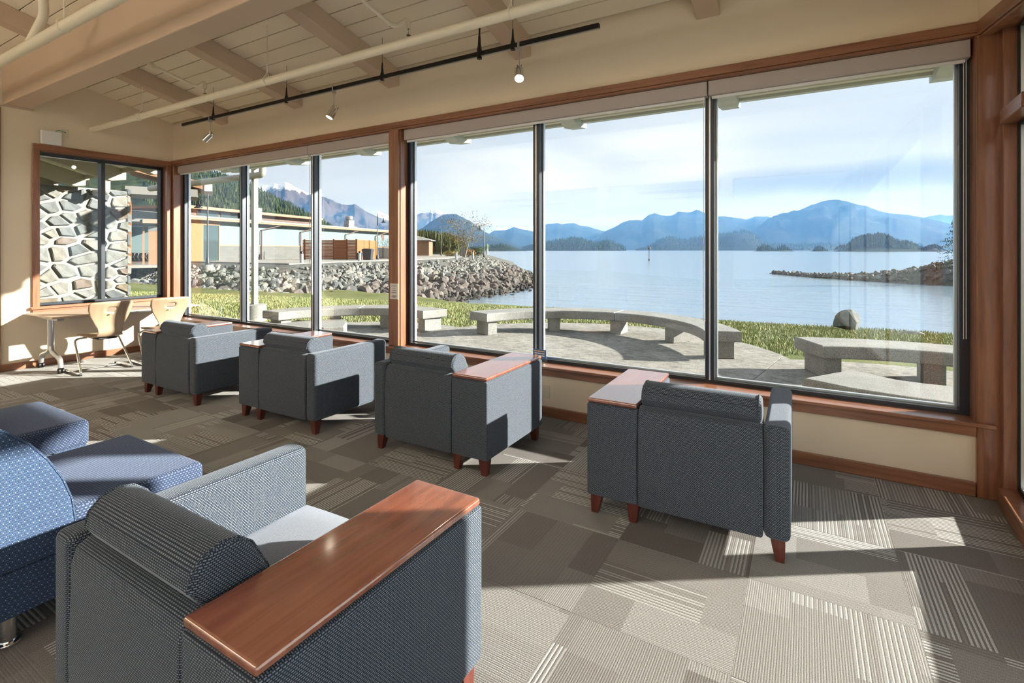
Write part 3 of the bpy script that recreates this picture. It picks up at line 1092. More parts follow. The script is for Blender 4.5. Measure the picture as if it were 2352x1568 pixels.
def desk_chair():
    t = thing('desk_chair', 'pale birch swing frame chair standing clear at the near end of the desk', 'chair', (-7.42, 2.80, 0), R(90), 'birch desk chairs')
    o = put('shell', shell_mesh(), M['birch_v'], t, 60)
    m = o.modifiers.new('ply', 'SOLIDIFY')
    m.thickness = 0.011
    m.offset = 0.0
    boxed('seat_pad', M['black'], t, -0.10, 0.10, -0.02, 0.24, 0.405, 0.426, 0.008, 2)
    boxed('maker_mark', M['silver'], t, -0.012, 0.012, -0.150, -0.142, 0.722, 0.732, 0.001, 1)
    for s in (-1, 1):
        bm = B()
        pts = fillet([(s * 0.10, 0.30, 0.408), (s * 0.225, 0.30, 0.405), (s * 0.262, -0.015, 0.013), (s * 0.262, 0.44, 0.013)], 0.06, 6)
        add_tube(bm, pts, 0.0125, 12)
        put('frame_tube', bm, M['chrome'], t, 50)
        boxed('floor_glide', M['black'], t, s * 0.262 - 0.016, s * 0.262 + 0.016, 0.42, 0.46, 0.0, 0.028, 0.006, 2)
        boxed('floor_glide', M['black'], t, s * 0.262 - 0.015, s * 0.262 + 0.015, 0.0, 0.04, 0.0, 0.022, 0.005, 2)
    put('cross_bar', add_tube(B(), [(-0.262, 0.30, 0.018), (0.262, 0.30, 0.018)], 0.009, 10), M['chrome'], t)
    return t


dc = desk_chair()
dc2 = copy_tree(dc)
dc2.location = (-7.36, 3.44, 0)
dc2.rotation_euler.z = R(86)
dc2['label'] = 'pale birch swing frame chair half hidden behind the farthest charcoal chair'
# ------------------------------------------------------------------ pipes, track and spotlights, wall fittings
def ring(bm, x, y, z, r):
    add_tube(bm, [(x, y + r * math.cos(a), z + r * math.sin(a)) for a in [2 * math.pi * k / 14 for k in range(15)]], 0.005, 6)


t = thing('sprinkler_pipe', 'long cream pipe under the joists ending at the end wall', 'pipe', (XL, 3.05, 3.167))
put('main_pipe', add_tube(B(), [(0.0, 0, 0), (11.0, 0, 0)], 0.037, 18), M['pipe'], t, 40)
put('coupling', add_tube(B(), [(1.30, 0, 0), (1.36, 0, 0)], 0.046, 18), M['pipe'], t, 40)
for hx in (1.42, 3.95, 6.75, 9.2):
    bm = B()
    ring(bm, hx, 0, 0.006, 0.043)
    zt = deck_z(3.05) - 3.167
    add_tube(bm, [(hx, 0, 0.08), (hx, 0, zt)], 0.006, 8)
    add_tube(bm, [(hx, -0.026, 0.035), (hx, 0.0, 0.085), (hx, 0.026, 0.035)], 0.006, 6)
    put('hanger', bm, M['pipe'], t)

t = thing('sprinkler_pipe', 'thicker cream pipe in front of the big beam at the upper left', 'pipe', (XL, 1.75, 3.40))
put('main_pipe', add_tube(B(), [(0.0, 0, 0), (11.0, 0, 0)], 0.046, 18), M['pipe'], t, 40)
bm = B()
add_tube(bm, fillet([(2.28, 0, 0.0), (2.60, 0.02, 0.22), (2.62, 0.0, 0.42), (2.62, -0.9, 0.62)], 0.07, 5), 0.038, 12)
put('branch', bm, M['pipe'], t, 40)
put('fitting', add_tube(B(), [(2.60, 0.05, 0.38), (2.62, -0.10, 0.44)], 0.050, 12), M['pipe'], t, 40)
for hx in (1.0, 3.10, 5.2):
    bm = B()
    ring(bm, hx, 0, 0.008, 0.053)
    add_tube(bm, [(hx, 0, 0.07), (hx, 0, deck_z(1.75) - 3.40)], 0.007, 8)
    put('hanger', bm, M['pipe'], t)


def branch(x, label):
    t = thing('sprinkler_branch', label, 'sprinkler', (x, 3.25, deck_z(3.25) - 0.19), group='sprinkler branches')
    bm = B()
    add_tube(bm, [(0, 0.0, 0), (0, -0.92, 0.92 * SLOPE)], 0.017, 12)
    put('pipe', bm, M['pipe'], t, 40)
    bm = B()
    add_tube(bm, fillet([(0, 0.0, 0.0), (0.02, 0.06, 0.005), (0.15, 0.06, 0.03), (0.16, 0.06, -0.05)], 0.03, 4), 0.022, 12)
    put('elbow', bm, M['pipe'], t, 40)
    bm = B()
    add_lathe(bm, [(0.010, -0.05), (0.008, -0.065), (0.016, -0.072), (0.004, -0.08), (0.004, -0.10), (0.020, -0.104), (0.020, -0.108)], 10, (0.16, 0.06, 0.0))
    put('sprinkler_head', bm, M['chrome'], t)
    bm = B()
    yh = -0.42
    ring(bm, 0.0, yh, -yh * SLOPE, 0.022)
    add_tube(bm, [(0, yh, -yh * SLOPE + 0.02), (0, yh, 0.17 - yh * SLOPE)], 0.006, 8)
    add_lathe(bm, [(0.03, 0.0), (0.03, 0.012), (0.01, 0.014)], 10, (0, yh, 0.165 - yh * SLOPE))
    put('hanger', bm, M['pipe'], t)


branch(-6.36, 'sprinkler branch with elbow in the second ceiling bay from the end wall')
branch(-3.15, 'sprinkler branch with elbow hanging above the middle of the track rail')

TY, TZ = 3.6, 3.19
t = thing('track_rail', 'black lighting track rail hung on wires in front of the window wall', 'lighting track', (-7.29, TY, TZ))
boxed('rail', M['black'], t, 0.0, 5.94, -0.018, 0.018, -0.016, 0.020, 0.002, 1)
put('lower_rail', add_box(B(), 0.0, 5.94, -0.008, 0.008, -0.022, -0.016), M['silver'], t)
for wx in (-6.552, -5.075, -3.593, -2.107):
    lx = wx + 7.29
    bm = B()
    add_lathe(bm, [(0.020, -0.03), (0.020, 0.03), (0.012, 0.06), (0.006, 0.14), (0.004, 0.15)], 10, (lx, 0, 0))
    put('connector', bm, M['black'], t)
    put('wire', add_tube(B(), [(lx, 0, 0.14), (lx, 0, deck_z(TY) - TZ)], 0.0022, 6), M['black'], t)
lx = -2.443 + 7.29
bm = B()
add_lathe(bm, [(0.022, -0.04), (0.022, 0.04), (0.014, 0.08), (0.010, 0.16)], 10, (lx, 0, 0))
add_tube(bm, [(lx, 0, 0.14), (lx + 0.004, 0.0, 0.3), (lx, 0, deck_z(TY) - TZ)], 0.0075, 8)
put('power_feed', bm, M['black'], t)


def spotlight(x, aim, drop, lens, label, energy):
    t = thing('track_spotlight', label, 'spotlight', (x, TY, TZ), group='spotlights on the track')
    bm = B()
    add_box(bm, -0.010, 0.010, -0.022, 0.022, -0.05, 0.03, 0.002, 1)
    add_tube(bm, [(0, 0, -0.04), (0, 0, -drop)], 0.005, 8)
    put('stem', bm, M['silver'], t)
    a = Vector(aim).normalized()
    c = Vector((0, 0, -drop)) + a * 0.035
    q = a.to_track_quat('Z', 'Y').to_matrix().to_4x4()
    mt = Matrix.Translation(c) @ q
    bm = B()
    add_lathe(bm, [(0.018, -0.062), (0.030, -0.060), (0.030, -0.050), (0.038, -0.048), (0.040, -0.03), (0.040, 0.066), (0.036, 0.070), (0.034, 0.060)], 24)
    for k in range(6):
        an = k * math.pi / 3
        add_box(bm, 0.030 * math.cos(an) - 0.005, 0.030 * math.cos(an) + 0.005, 0.030 * math.sin(an) - 0.005, 0.030 * math.sin(an) + 0.005, -0.075, -0.055)
    bmesh.ops.transform(bm, matrix=mt, verts=bm.verts)
    b = put('housing', bm, M['chrome'], t, 40)
    bm = B()
    add_lathe(bm, [(0.033, 0.056), (0.033, 0.064), (0.018, 0.067)], 20)
    bmesh.ops.transform(bm, matrix=mt, verts=bm.verts)
    put('lens', bm, lens, b)
    if energy:
        ld = bpy.data.lights.new('spot', 'SPOT')
        ld.energy = energy
        ld.color = (1.0, 0.84, 0.64)
        ld.spot_size = R(75)
        ld.spot_blend = 0.6
        ld.shadow_soft_size = 0.03
        lo = bpy.data.objects.new('spot_lamp', ld)
        lo.parent = t
        lo.location = c + a * 0.085
        lo.rotation_euler = (-a).to_track_quat('Z', 'Y').to_euler()
        col.objects.link(lo)


spotlight(-6.622, (-0.62, -0.28, -0.62), 0.215, M['lamp_dim'], 'chrome track spotlight nearest the end wall, seen from behind', 12)
spotlight(-4.288, (-0.20, -0.42, -0.88), 0.215, M['lamp_on'], 'chrome track spotlight left of the broad window post, glowing downward', 22)
spotlight(-2.045, (0.28, -0.52, -0.80), 0.215, M['lamp_on'], 'chrome track spotlight shining brightly at the viewer', 22)

# end wall fittings
t = thing('access_point', 'white wireless access point above the end wall window', 'router', (XL, 2.60, 2.964))
boxed('body', M['white'], t, 0.008, 0.050, -0.105, 0.110, -0.092, 0.092, 0.016, 3, 40, True)
boxed('status_light', plain('green_led', (0.1, 0.6, 0.2), 0.4), t, 0.0495, 0.0515, 0.0, 0.012, 0.045, 0.049)
t = thing('junction_plate', 'ivory plate with green cable beside the access point', 'wall plate', (XL, 2.755, 3.05))
boxed('plate', M['ivory'], t, 0.0, 0.006, -0.036, 0.036, -0.058, 0.058, 0.002, 1)
put('cable', add_tube(B(), fillet([(0.006, 0.0, 0.012), (0.05, -0.01, 0.012), (0.05, -0.08, 0.026), (0.03, -0.12, 0.0)], 0.03, 4), 0.005, 8), M['green'], t)


def outlet(label, loc, rz):
    t = thing('outlet', label, 'outlet', loc, rz)
    boxed('plate', M['ivory'], t, -0.036, 0.036, -0.007, 0.0, -0.058, 0.058, 0.002, 1)
    for z in (-0.022, 0.022):
        boxed('socket', M['ivory'], t, -0.016, 0.016, -0.010, -0.006, z - 0.014, z + 0.014, 0.002, 1)


outlet('ivory outlet on the end wall under the desk', (XL, 3.28, 0.205), R(90))
outlet('ivory outlet low on the window wall beside a tablet arm', (-2.035, YW, 0.215), 0)

# printed notice on the post
t = thing('posted_notice', 'small printed notice fixed to the broad window post', 'notice', (-3.858, 4.045, 1.05))
boxed('sheet', M['paper'], t, -0.058, 0.058, -0.004, 0.0, -0.085, 0.085)
for z, w in ((0.058, 0.032), (0.032, 0.010), (0.008, 0.026), (-0.014, 0.036), (-0.046, 0.028), (-0.057, 0.038), (-0.066, 0.022)):
    boxed('printed_line', M['ink'], t, -w, w, -0.0046, -0.004, z - 0.0028, z + 0.0028)

# acrylic sign holder on the sill
t = thing('sign_holder', 'little acrylic stand with a blue printed card on the window sill', 'sign', (-2.12, 4.115, 0.455), R(-6))
bm = B()
add_box(bm, -0.080, 0.080, -0.002, 0.0, 0.0, 0.135)
add_box(bm, -0.080, 0.080, -0.05, -0.002, 0.0, 0.003)
put('stand', bm, M['acrylic'], t)
boxed('card', M['signblue'], t, -0.070, 0.070, -0.0055, -0.0025, 0.045, 0.128)
for z, c, w in ((0.112, 'signpeach', 0.058), (0.092, 'signwhite', 0.056), (0.072, 'signwhite', 0.054)):
    for a, b in ((-w, -w * 0.35), (-w * 0.28, w * 0.25), (w * 0.33, w)):
        boxed('printed_line', M[c], t, a, b, -0.0062, -0.0055, z - 0.005, z + 0.005)


# unseen uplights added behind the camera to fill the room with light
def fill_pendant(loc, label):
    t = thing('fill_light', label, 'fill light', loc, group='added fill lights')
    boxed('housing', M['black'], t, -0.75, 0.75, -0.11, 0.11, 0.02, 0.08, 0.01, 2)
    boxed('diffuser', M['fill_panel_on'], t, -0.73, 0.73, -0.09, 0.09, 0.076, 0.084, 0.002, 1)
    for xx in (-0.6, 0.6):
        put('wire', add_tube(B(), [(xx, 0, 0.08), (xx, 0, deck_z(loc[1]) - loc[2])], 0.003, 6), M['black'], t)
    ld = bpy.data.lights.new('fill_pendant', 'AREA')
    ld.shape = 'RECTANGLE'
    ld.size, ld.size_y = 1.46, 0.18
    ld.energy = FILL_W
    ld.color = (1.0, 0.92, 0.82)
    lo = bpy.data.objects.new('fill_lamp', ld)
    lo.parent = t
    lo.location = (0, 0, 0.095)
    lo.rotation_euler = (math.pi, 0, 0)
    col.objects.link(lo)


FILL_W = 62.0
for i, (px, py) in enumerate(((-6.6, -3.0), (-2.6, -3.0), (-6.6, -4.5), (-2.6, -4.5))):
    fill_pendant((px, py, 2.75), ('unseen black uplight added as fill over the left half of the room', 'unseen black uplight added as fill behind the camera', 'unseen black uplight added as fill at the rear left', 'unseen black uplight added as fill at the rear right')[i])
# ------------------------------------------------------------------ outdoors: ground
SEA = -2.2
ROADZ = 0.5
PZ = -0.15


def shore_x(y):
    return lerp_table(y, [(10, -16.5), (17.3, -16.8), (24, -18.3), (30, -20.2), (38, -20.4), (47, -22.8), (60, -30), (80, -43), (110, -62), (140, -80)])


def lawn_z(x, y):
    z = PZ - 0.045 - 0.63 * max(0.0, min(1.0, (y - 9.0) / 8.6)) ** 1.25
    edge = 17.9 + 0.35 * math.sin(x * 0.45) - 0.04 * max(0, x)
    if x < -13:
        edge += min(2.0, (-13 - x) * 0.5)
    if y > edge:
        z -= (y - edge) * 0.75
    return max(z, -3.2)


def bank_z(x, y):
    """rock embankment: falls to the sea on the right, to the lawn in front"""
    a = SEA - 0.4 + (shore_x(y) - x) * 0.235
    b = -1.05 + (y - 15.2) * 0.215
    return min(a, b, ROADZ)


def grid(bm, x0, x1, nx, y0, y1, ny, f):
    vs = [[bm.verts.new((x0 + (x1 - x0) * i / nx, y0 + (y1 - y0) * j / ny, f(x0 + (x1 - x0) * i / nx, y0 + (y1 - y0) * j / ny))) for i in range(nx + 1)] for j in range(ny + 1)]
    for j in range(ny):
        for i in range(nx):
            bm.faces.new((vs[j][i], vs[j][i + 1], vs[j + 1][i + 1], vs[j + 1][i]))


m = Mat('lawn_soil')
a = m.noise(m.coord(), 0.9, 5.0, 0.6)
b2 = m.noise(m.coord(), 30.0, 3.0, 0.6)
c = m.ramp(a, [(0.3, (0.09912, 0.1187, 0.04384)), (0.55, (0.1346, 0.1492, 0.06094)), (0.75, (0.187, 0.1774, 0.09208))])
c = m.mix(0.6, c, m.mix(1.0, c, m.ramp(b2, [(0.3, (0.5, 0.5, 0.5)), (0.7, (1.4, 1.4, 1.4))]), 'MULTIPLY'))
M['lawn'] = m.pbr(c, 0.95, 0.0, 0.1, m.bump(b2, 0.6, 0.03))
bm = B()
grid(bm, -46, 34, 120, 4.34, 21.5, 46, lawn_z)
struct(put('lawn', bm, M['lawn'], None, 80), 'green lawn sloping to the water')
bm = B()
grid(bm, -46, 34, 10, -30, 4.36, 6, lambda x, y: -0.2 - (0.5 if (-8.7 < x < 1.2) else 0))
struct(put('ground', bm, M['lawn'], None), 'ground around the building')

# patio slabs: envelope of three circles, split at the expansion joint
CIRC = [(-7.1, 6.0, 2.75), (-3.3, 7.36, 3.35), (1.25, 5.45, 3.5)]


def patio_y(x):
    best = 4.9
    for cx, cy_, r in CIRC:
        if abs(x - cx) < r:
            best = max(best, cy_ + math.sqrt(r * r - (x - cx) ** 2))
    return best


def patio_poly(xa, xb, n, lower):
    top = [(xa + (xb - xa) * i / n, patio_y(xa + (xb - xa) * i / n)) for i in range(n + 1)]
    return top[::-1] + lower


patio = struct(empty('patio'), 'weathered concrete patio with curved edges')
JX0 = -0.312
put('slab', add_prism(B(), patio_poly(-9.8, JX0 - 0.004, 90, [(-9.8, 4.34), (-1.094, 4.34), (-0.624, 6.83)]), 'z', -0.30, PZ, 0.003, 1), M['patio'], patio)
put('slab', add_prism(B(), patio_poly(JX0 + 0.004, 4.7, 50, [(-0.616, 6.83), (-1.086, 4.34), (4.7, 4.34)]), 'z', -0.30, PZ, 0.003, 1), M['patio'], patio)


# concrete benches
def bench(label, c, r0, r1, a0, a1, legs, cuts, loc_z=PZ):
    t = thing('concrete_bench', label, 'bench', (c[0], c[1], PZ), group='curved concrete benches')
    for k, (s0, s1) in enumerate(cuts):
        pts = arc_pts(0, 0, r1, s0, s1, 22) + arc_pts(0, 0, r0, s1, s0, 22)
        put('seat_slab', add_prism(B(), pts, 'z', 0.265, 0.43, 0.022, 2), M['bench'], t)
    for a in legs:
        ca, sa = math.cos(R(a)), math.sin(R(a))
        bm = add_box(B(), r0 + 0.07, r1 - 0.08, -0.11, 0.11, 0.0, 0.268, 0.008, 1)
        bmesh.ops.rotate(bm, verts=bm.verts, cent=(0, 0, 0), matrix=Matrix.Rotation(R(a), 3, 'Z'))
        put('leg', bm, M['bench'], t)
    return t


bench('long curved concrete bench in the middle of the patio', (-3.3, 7.36), 2.05, 2.60, 19, 162, (23, 56, 88, 121, 157), ((18.5, 87.6), (87.9, 162)))
bench('curved concrete bench at the left of the patio, seen past the broad post', (-7.1, 6.0), 1.78, 2.36, 74, 176, (78, 108, 140, 170), ((73, 124), (124.3, 176)))
bench('curved concrete bench at the right of the patio behind the low slab', (1.25, 5.45), 2.30, 2.98, 55, 118, (60, 88, 114), ((52, 118),))

t = thing('low_slab_seat', 'low curved concrete slab close to the window at the right', 'bench', (0.6, 6.7, PZ))
pts = [(-0.64, -0.14), (-0.20, 0.53), (-0.08, 0.59), (0.1, 0.45), (0.27, 0.32), (0.5, 0.28), (0.8, 0.29), (1.3, 0.42), (1.6, 0.56), (1.9, -0.1), (1.3, -0.37), (0.62, -0.485), (0.2, -0.44), (-0.21, -0.35)]
put('slab', add_prism(B(), pts, 'z', 0.0, 0.20, 0.02, 2), M['bench'], t)
t = thing('low_slab_seat', 'low pale concrete slab in front of the left bench', 'bench', (-8.4, 6.2, PZ))
pts = [(0.09, 1.07), (0.47, 0.78), (0.86, 0.35), (0.62, 0.10), (0.2, -0.05), (-0.3, -0.5), (-0.9, -1.2), (-1.5, -0.6), (-0.9, 0.15), (-0.35, 0.75)]
put('slab', add_prism(B(), pts, 'z', 0.0, 0.20, 0.02, 2), M['bench'], t)

# grass blades
m = Mat('grass_blades')
geo = m.n('ShaderNodeNewGeometry')
c = m.ramp(geo.outputs['Random Per Island'], [(0.0, (0.136, 0.179, 0.0574)), (0.4, (0.2024, 0.2386, 0.0869)), (0.75, (0.2792, 0.2846, 0.1326)), (1.0, (0.3571, 0.3272, 0.2054))])
M['grass'] = m.pbr(c, 0.7, 0.0, 0.2)
rng = random.Random(2)
verts, faces = [], []
n = 0
while n < 90000:
    d = 8.0 + 12.5 * rng.random() ** 0.8
    u = rng.uniform(290, 2260)
    b_ = bearing(u)
    gx, gy = b_.x * d * 1.0, b_.y * d
    if gy < 5.2 or gx < -34 or (-14.8 < gx < -13.8 and gy < 5.95):
        continue
    if gy < patio_y(gx) + 0.02 and -9.8 < gx < 4.7:
        continue
    if gy > 18.4 or bank_z(gx, gy) > lawn_z(gx, gy) - 0.1:
        continue
    gz = lawn_z(gx, gy)
    h = rng.uniform(0.035, 0.085)
    an = rng.uniform(0, math.pi)
    w = rng.uniform(0.007, 0.013)
    lx, ly = rng.uniform(-0.03, 0.03), rng.uniform(-0.03, 0.03)
    k = len(verts)
    verts += [(gx - w * math.cos(an), gy - w * math.sin(an), gz), (gx + w * math.cos(an), gy + w * math.sin(an), gz), (gx + lx, gy + ly, gz + h)]
    faces.append((k, k + 1, k + 2))
    n += 1
me = bpy.data.meshes.new('grass')
me.from_pydata(verts, [], faces)
tag(link_mesh('grass', me, M['grass']), 'short green and straw coloured grass on the lawn', 'grass', kind='stuff')

# sea
m = Mat('calm_sea')
oc = m.coord()
w1n = m.noise(m.map(oc, (0.10, 0.55, 1)), 1.0, 5.0, 0.6, 0.4)
w2n = m.noise(m.map(oc, (0.8, 2.6, 1), rot=(0, 0, 0.2)), 1.0, 3.0, 0.55)
h = m.math('ADD', w1n, m.math('MULTIPLY', w2n, 0.35))
M['sea'] = m.pbr((0.16, 0.22, 0.28), 0.16, 0.0, 0.9, m.bump(h, 0.12, 0.4))
bm = B()
ys = [12, 40, 100, 300, 900, 3000, 9000, 24000]
for ya, yb in zip(ys, ys[1:]):
    f = [bm.verts.new(p) for p in ((-30000, ya, SEA), (30000, ya, SEA), (30000, yb, SEA), (-30000, yb, SEA))]
    bm.faces.new(f)
bmesh.ops.remove_doubles(bm, verts=bm.verts, dist=0.01)
struct(put('sea', bm, M['sea']), 'calm pale blue sea')

# embankment and road
m = Mat('gravel_bank')
a = m.noise(m.coord(), 9.0, 5.0, 0.7)
c = m.ramp(a, [(0.32, (0.0575, 0.06037, 0.0575)), (0.6, (0.138, 0.1437, 0.1351)), (0.8, (0.1898, 0.1926, 0.1782))])
M['gravel'] = m.pbr(c, 0.95, 0.0, 0.2, m.bump(a, 0.8, 0.1))
bm = B()
grid(bm, -100, -14, 86, 13.6, 130, 117, lambda x, y: bank_z(x, y) - 0.03)
struct(put('embankment', bm, M['gravel'], None), 'grey gravel embankment below the road')
bm = B()
crest = [(y, shore_x(y) - (ROADZ - SEA + 0.4) / 0.235 - 0.4) for y in (22.6, 26, 30, 36, 42, 48, 56, 64, 74)]
pts = [(x_, y_) for y_, x_ in crest] + [(-100, 74), (-100, 22.6)]
add_prism(bm, pts, 'z', 0.30, ROADZ + 0.03)
struct(put('road', bm, M['road']), 'pale concrete road and forecourt along the embankment')

# rocks
GREY = [(0.0, (0.165, 0.175, 0.17)), (0.2, (0.125, 0.135, 0.135)), (0.38, (0.21, 0.21, 0.195)), (0.55, (0.15, 0.16, 0.15)), (0.7, (0.19, 0.18, 0.16)), (0.85, (0.105, 0.11, 0.115)), (0.93, (0.23, 0.235, 0.225))]
BROWN = [(0.0, (0.125, 0.108, 0.102)), (0.3, (0.098, 0.088, 0.087)), (0.55, (0.145, 0.128, 0.119)), (0.8, (0.083, 0.080, 0.081))]
M['rock'] = rocky('grey_riprap', GREY)
M['rock2'] = rocky('brown_tidal_rock', BROWN)
M['rock3'] = rocky('dark_wet_rock', [(0.0, (0.0425, 0.04, 0.04)), (0.5, (0.065, 0.0575, 0.055)), (0.8, (0.03, 0.029, 0.03))])


def rock_bm(seed, sub=2):
    r = random.Random(seed)
    bm = B()
    bmesh.ops.create_icosphere(bm, subdivisions=sub, radius=1.0)
    for v in bm.verts:
        v.co *= 1 + 0.25 * noise.noise(v.co * 1.3 + Vector((seed * 3.1, 0, 0)))
    for k in range(9):
        n_ = Vector((r.gauss(0, 1), r.gauss(0, 1), r.gauss(0, 1))).normalized()
        d = r.uniform(0.45, 0.8)
        for v in bm.verts:
            e = v.co.dot(n_) - d
            if e > 0:
                v.co -= n_ * e
    sx, sy, sz = r.uniform(0.8, 1.3), r.uniform(0.7, 1.1), r.uniform(0.55, 0.85)
    for v in bm.verts:
        v.co = Vector((v.co.x * sx, v.co.y * sy, v.co.z * sz))
    return bm


NROCK = 14
rock_src = []
for k in range(NROCK):
    bm = rock_bm(k + 1)
    rock_src.append(([v.co.copy() for v in bm.verts], [tuple(v.index for v in f.verts) for f in bm.faces]))
    bm.free()
rock_me = {}


def rock_mesh(k, key):
    if (k, key) not in rock_me:
        me = bpy.data.meshes.new('boulder')
        me.from_pydata([tuple(v) for v in rock_src[k][0]], [], rock_src[k][1])
        me.materials.append(M[key])
        rock_me[(k, key)] = me
    return rock_me[(k, key)]


def rock_pile(name, items, key, label):
    V, Fc = [], []
    for p, s, rot, k in items:
        mt = Matrix.Translation(p) @ rot.to_matrix().to_4x4() @ Matrix.Scale(s, 4)
        o = len(V)
        V += [tuple(mt @ v) for v in rock_src[k][0]]
        Fc += [tuple(i + o for i in f) for f in rock_src[k][1]]
    me = bpy.data.meshes.new(name)
    me.from_pydata(V, [], Fc)
    return tag(link_mesh(name, me, M[key]), label, 'rocks', kind='stuff')


from mathutils import Euler
rng = random.Random(21)
rocks = []
tries = 0
while len(rocks) < 5200 and tries < 90000:
    tries += 1
    y = 15.0 + 65 * rng.random() ** 1.7
    sx = shore_x(y)
    x = rng.uniform(sx - 13.5, sx + 0.8)
    if y < 22:
        x = rng.uniform(-46, sx + 0.5)
    z = bank_z(x, y)
    w = -(FWD.x * 0) + FWD.x * x + FWD.y * y
    u = 1176 + FPX * (RGT.x * x + RGT.y * y) / w
    if u < 270 or u > 1290:
        continue
    if z > 0.25 or z < -2.75:
        continue
    rel = max(0.0, min(1.0, (0.45 - z) / 1.6))
    if z > -0.15 and rng.random() < 0.6:
        continue
    s = rng.uniform(0.12, 0.27) + 0.36 * rel * rng.random() ** 1.6
    if z < -1.9:
        s *= 0.6
    key = 'rock' if z > -1.05 + rng.uniform(-0.3, 0.3) else ('rock2' if z > -2.0 else 'rock3')
    rocks.append((s / w, Vector((x, y, z + s * 0.12)), s, Euler((rng.uniform(0, 6.3), rng.uniform(0, 6.3), rng.uniform(0, 6.3))), rng.randrange(NROCK), key))
rocks.sort(key=lambda r: -r[0])
for q, p, s, rot, k, key in rocks[:300]:
    o = link_mesh('boulder', rock_mesh(k, key), None, None, loc=p, rot=rot, scale=(s, s, s))
    tag(o, 'angular boulder in the rock embankment between the lawn and the road', 'boulder', 'boulders of the embankment')
for key, lab in (('rock', 'grey broken rock covering the embankment'), ('rock2', 'brown tidal rock low on the embankment'), ('rock3', 'dark wet stones along the waterline')):
    rock_pile('loose_rock', [(p, s, rot, k) for q, p, s, rot, k, kk in rocks[300:] if kk == key], key, lab)

# rocky spit at the right
rng = random.Random(5)
SPIT = [(-4.6, 88.0, 0.02), (-1.5, 83.0, 0.12), (2.5, 78.5, 0.22), (6.5, 75.5, 0.45), (10.0, 74.5, 1.0), (13.0, 74.0, 1.9), (17.0, 74.0, 2.6), (23.0, 74.0, 3.2)]


def spit(x):
    yc = lerp_table(x, [(a, b) for a, b, c in SPIT])
    h = lerp_table(x, [(a, c) for a, b, c in SPIT])
    wd = lerp_table(x, [(-4.6, 0.5), (2.5, 3.2), (6.5, 4.6), (13, 6.8), (23, 9)])
    return yc, h, wd


bm = B()
grid(bm, -5, 30, 60, 58, 98, 60, lambda x, y: SEA - 0.5 + (spit(x)[1] + 0.6) * max(0.0, 1 - (abs(y - spit(x)[0]) / spit(x)[2]) ** 2))
struct(put('rocky_point', bm, M['gravel'], None), 'low rocky point at the right')
its = []
for k in range(1100):
    x = -4.6 + 31 * rng.random()
    yc, h, wd = spit(x)
    dy = rng.uniform(-1, 1)
    y = yc + dy * wd
    z = SEA - 0.45 + (h + 0.6) * (1 - dy * dy)
    if z < SEA - 0.2:
        continue
    its.append((Vector((x, y, z)), rng.uniform(0.16, 0.5), Euler((rng.uniform(0, 6.3), rng.uniform(0, 6.3), rng.uniform(0, 6.3))), rng.randrange(NROCK)))
rock_pile('shore_rock', [q for q in its if q[0].z > SEA + 0.15], 'rock', 'grey stones heaped on the rocky point')
rock_pile('shore_rock', [q for q in its if q[0].z <= SEA + 0.15], 'rock2', 'brown stones along the waterline of the rocky point')

# single stones on the lawn edge
def lone_rock(seed, loc, s, label, rz=0.0):
    me = bm_mesh('boulder', rock_bm(seed, 3))
    o = link_mesh('boulder', me, M['rock'], None, loc=loc, rot=(0, 0, rz), scale=s)
    return tag(o, label, 'boulder')


lone_rock(33, (1.02, 16.75, -0.50), (0.50, 0.42, 0.46), 'large pale grey boulder on the lawn edge beside the water', 0.4)
lone_rock(34, (2.35, 16.85, -0.74), (0.30, 0.2, 0.16), 'small flat stone right of the large lawn boulder', 0.2)
lone_rock(35, (1.80, 16.9, -0.76), (0.10, 0.08, 0.08), 'tiny dark stone between the two lawn stones', 1.2)
# ------------------------------------------------------------------ far terrain
def ridge(name, label, pts, depth, mat, front=0.28, back=0.2, cols=160, rows=22, amp=0.16, seed=0.0, scale=1.0):
    """mountain range: crest surveyed at a real distance, flanks running down to the sea in front and behind"""
    us = [p[0] for p in pts]
    bm = B()
    G = []
    for i in range(cols + 1):
        u = us[0] + (us[-1] - us[0]) * i / cols
        v = lerp_table(u, pts)
        b = bearing(u)
        hz = max(4.0, (HORIZON - v) / FPX * depth + CAM_H - SEA)
        colv = []
        for j in range(rows + 1):
            t = j / rows
            if t <= 0.7:
                s = t / 0.7
                d = depth * (1 - front * (1 - s))
                k = s ** 0.85
            else:
                s = (1 - t) / 0.3
                d = depth * (1 + back * (1 - s))
                k = s
            x, y = b.x * d, b.y * d
            q = Vector((x, y, 0)) * (6.0 / depth / front) * 0.55 * scale
            nz = noise.fractal(q + Vector((seed, seed * 2, 0)), 0.9, 2.1, 5) 
            ridge_n = 1 - abs(noise.noise(q * 1.3 + Vector((seed * 5, 1, 0)))) * 2
            env = 4 * k * (1 - k) if t <= 0.7 else k * (1 - k) * 3
            z = SEA - 3 + (hz + 3) * k + hz * amp * env * (nz * 0.9 + ridge_n * 0.6)
            z += hz * 0.012 * noise.noise(q * 9.0 + Vector((seed, 0, 3))) * k
            colv.append(bm.verts.new((x, y, max(z, SEA - 4))))
        G.append(colv)
    for i in range(cols):
        for j in range(rows):
            bm.faces.new((G[i][j], G[i + 1][j], G[i + 1][j + 1], G[i][j + 1]))
    bmesh.ops.recalc_face_normals(bm, faces=bm.faces)
    return struct(put(name, bm, mat, None, 180), label)


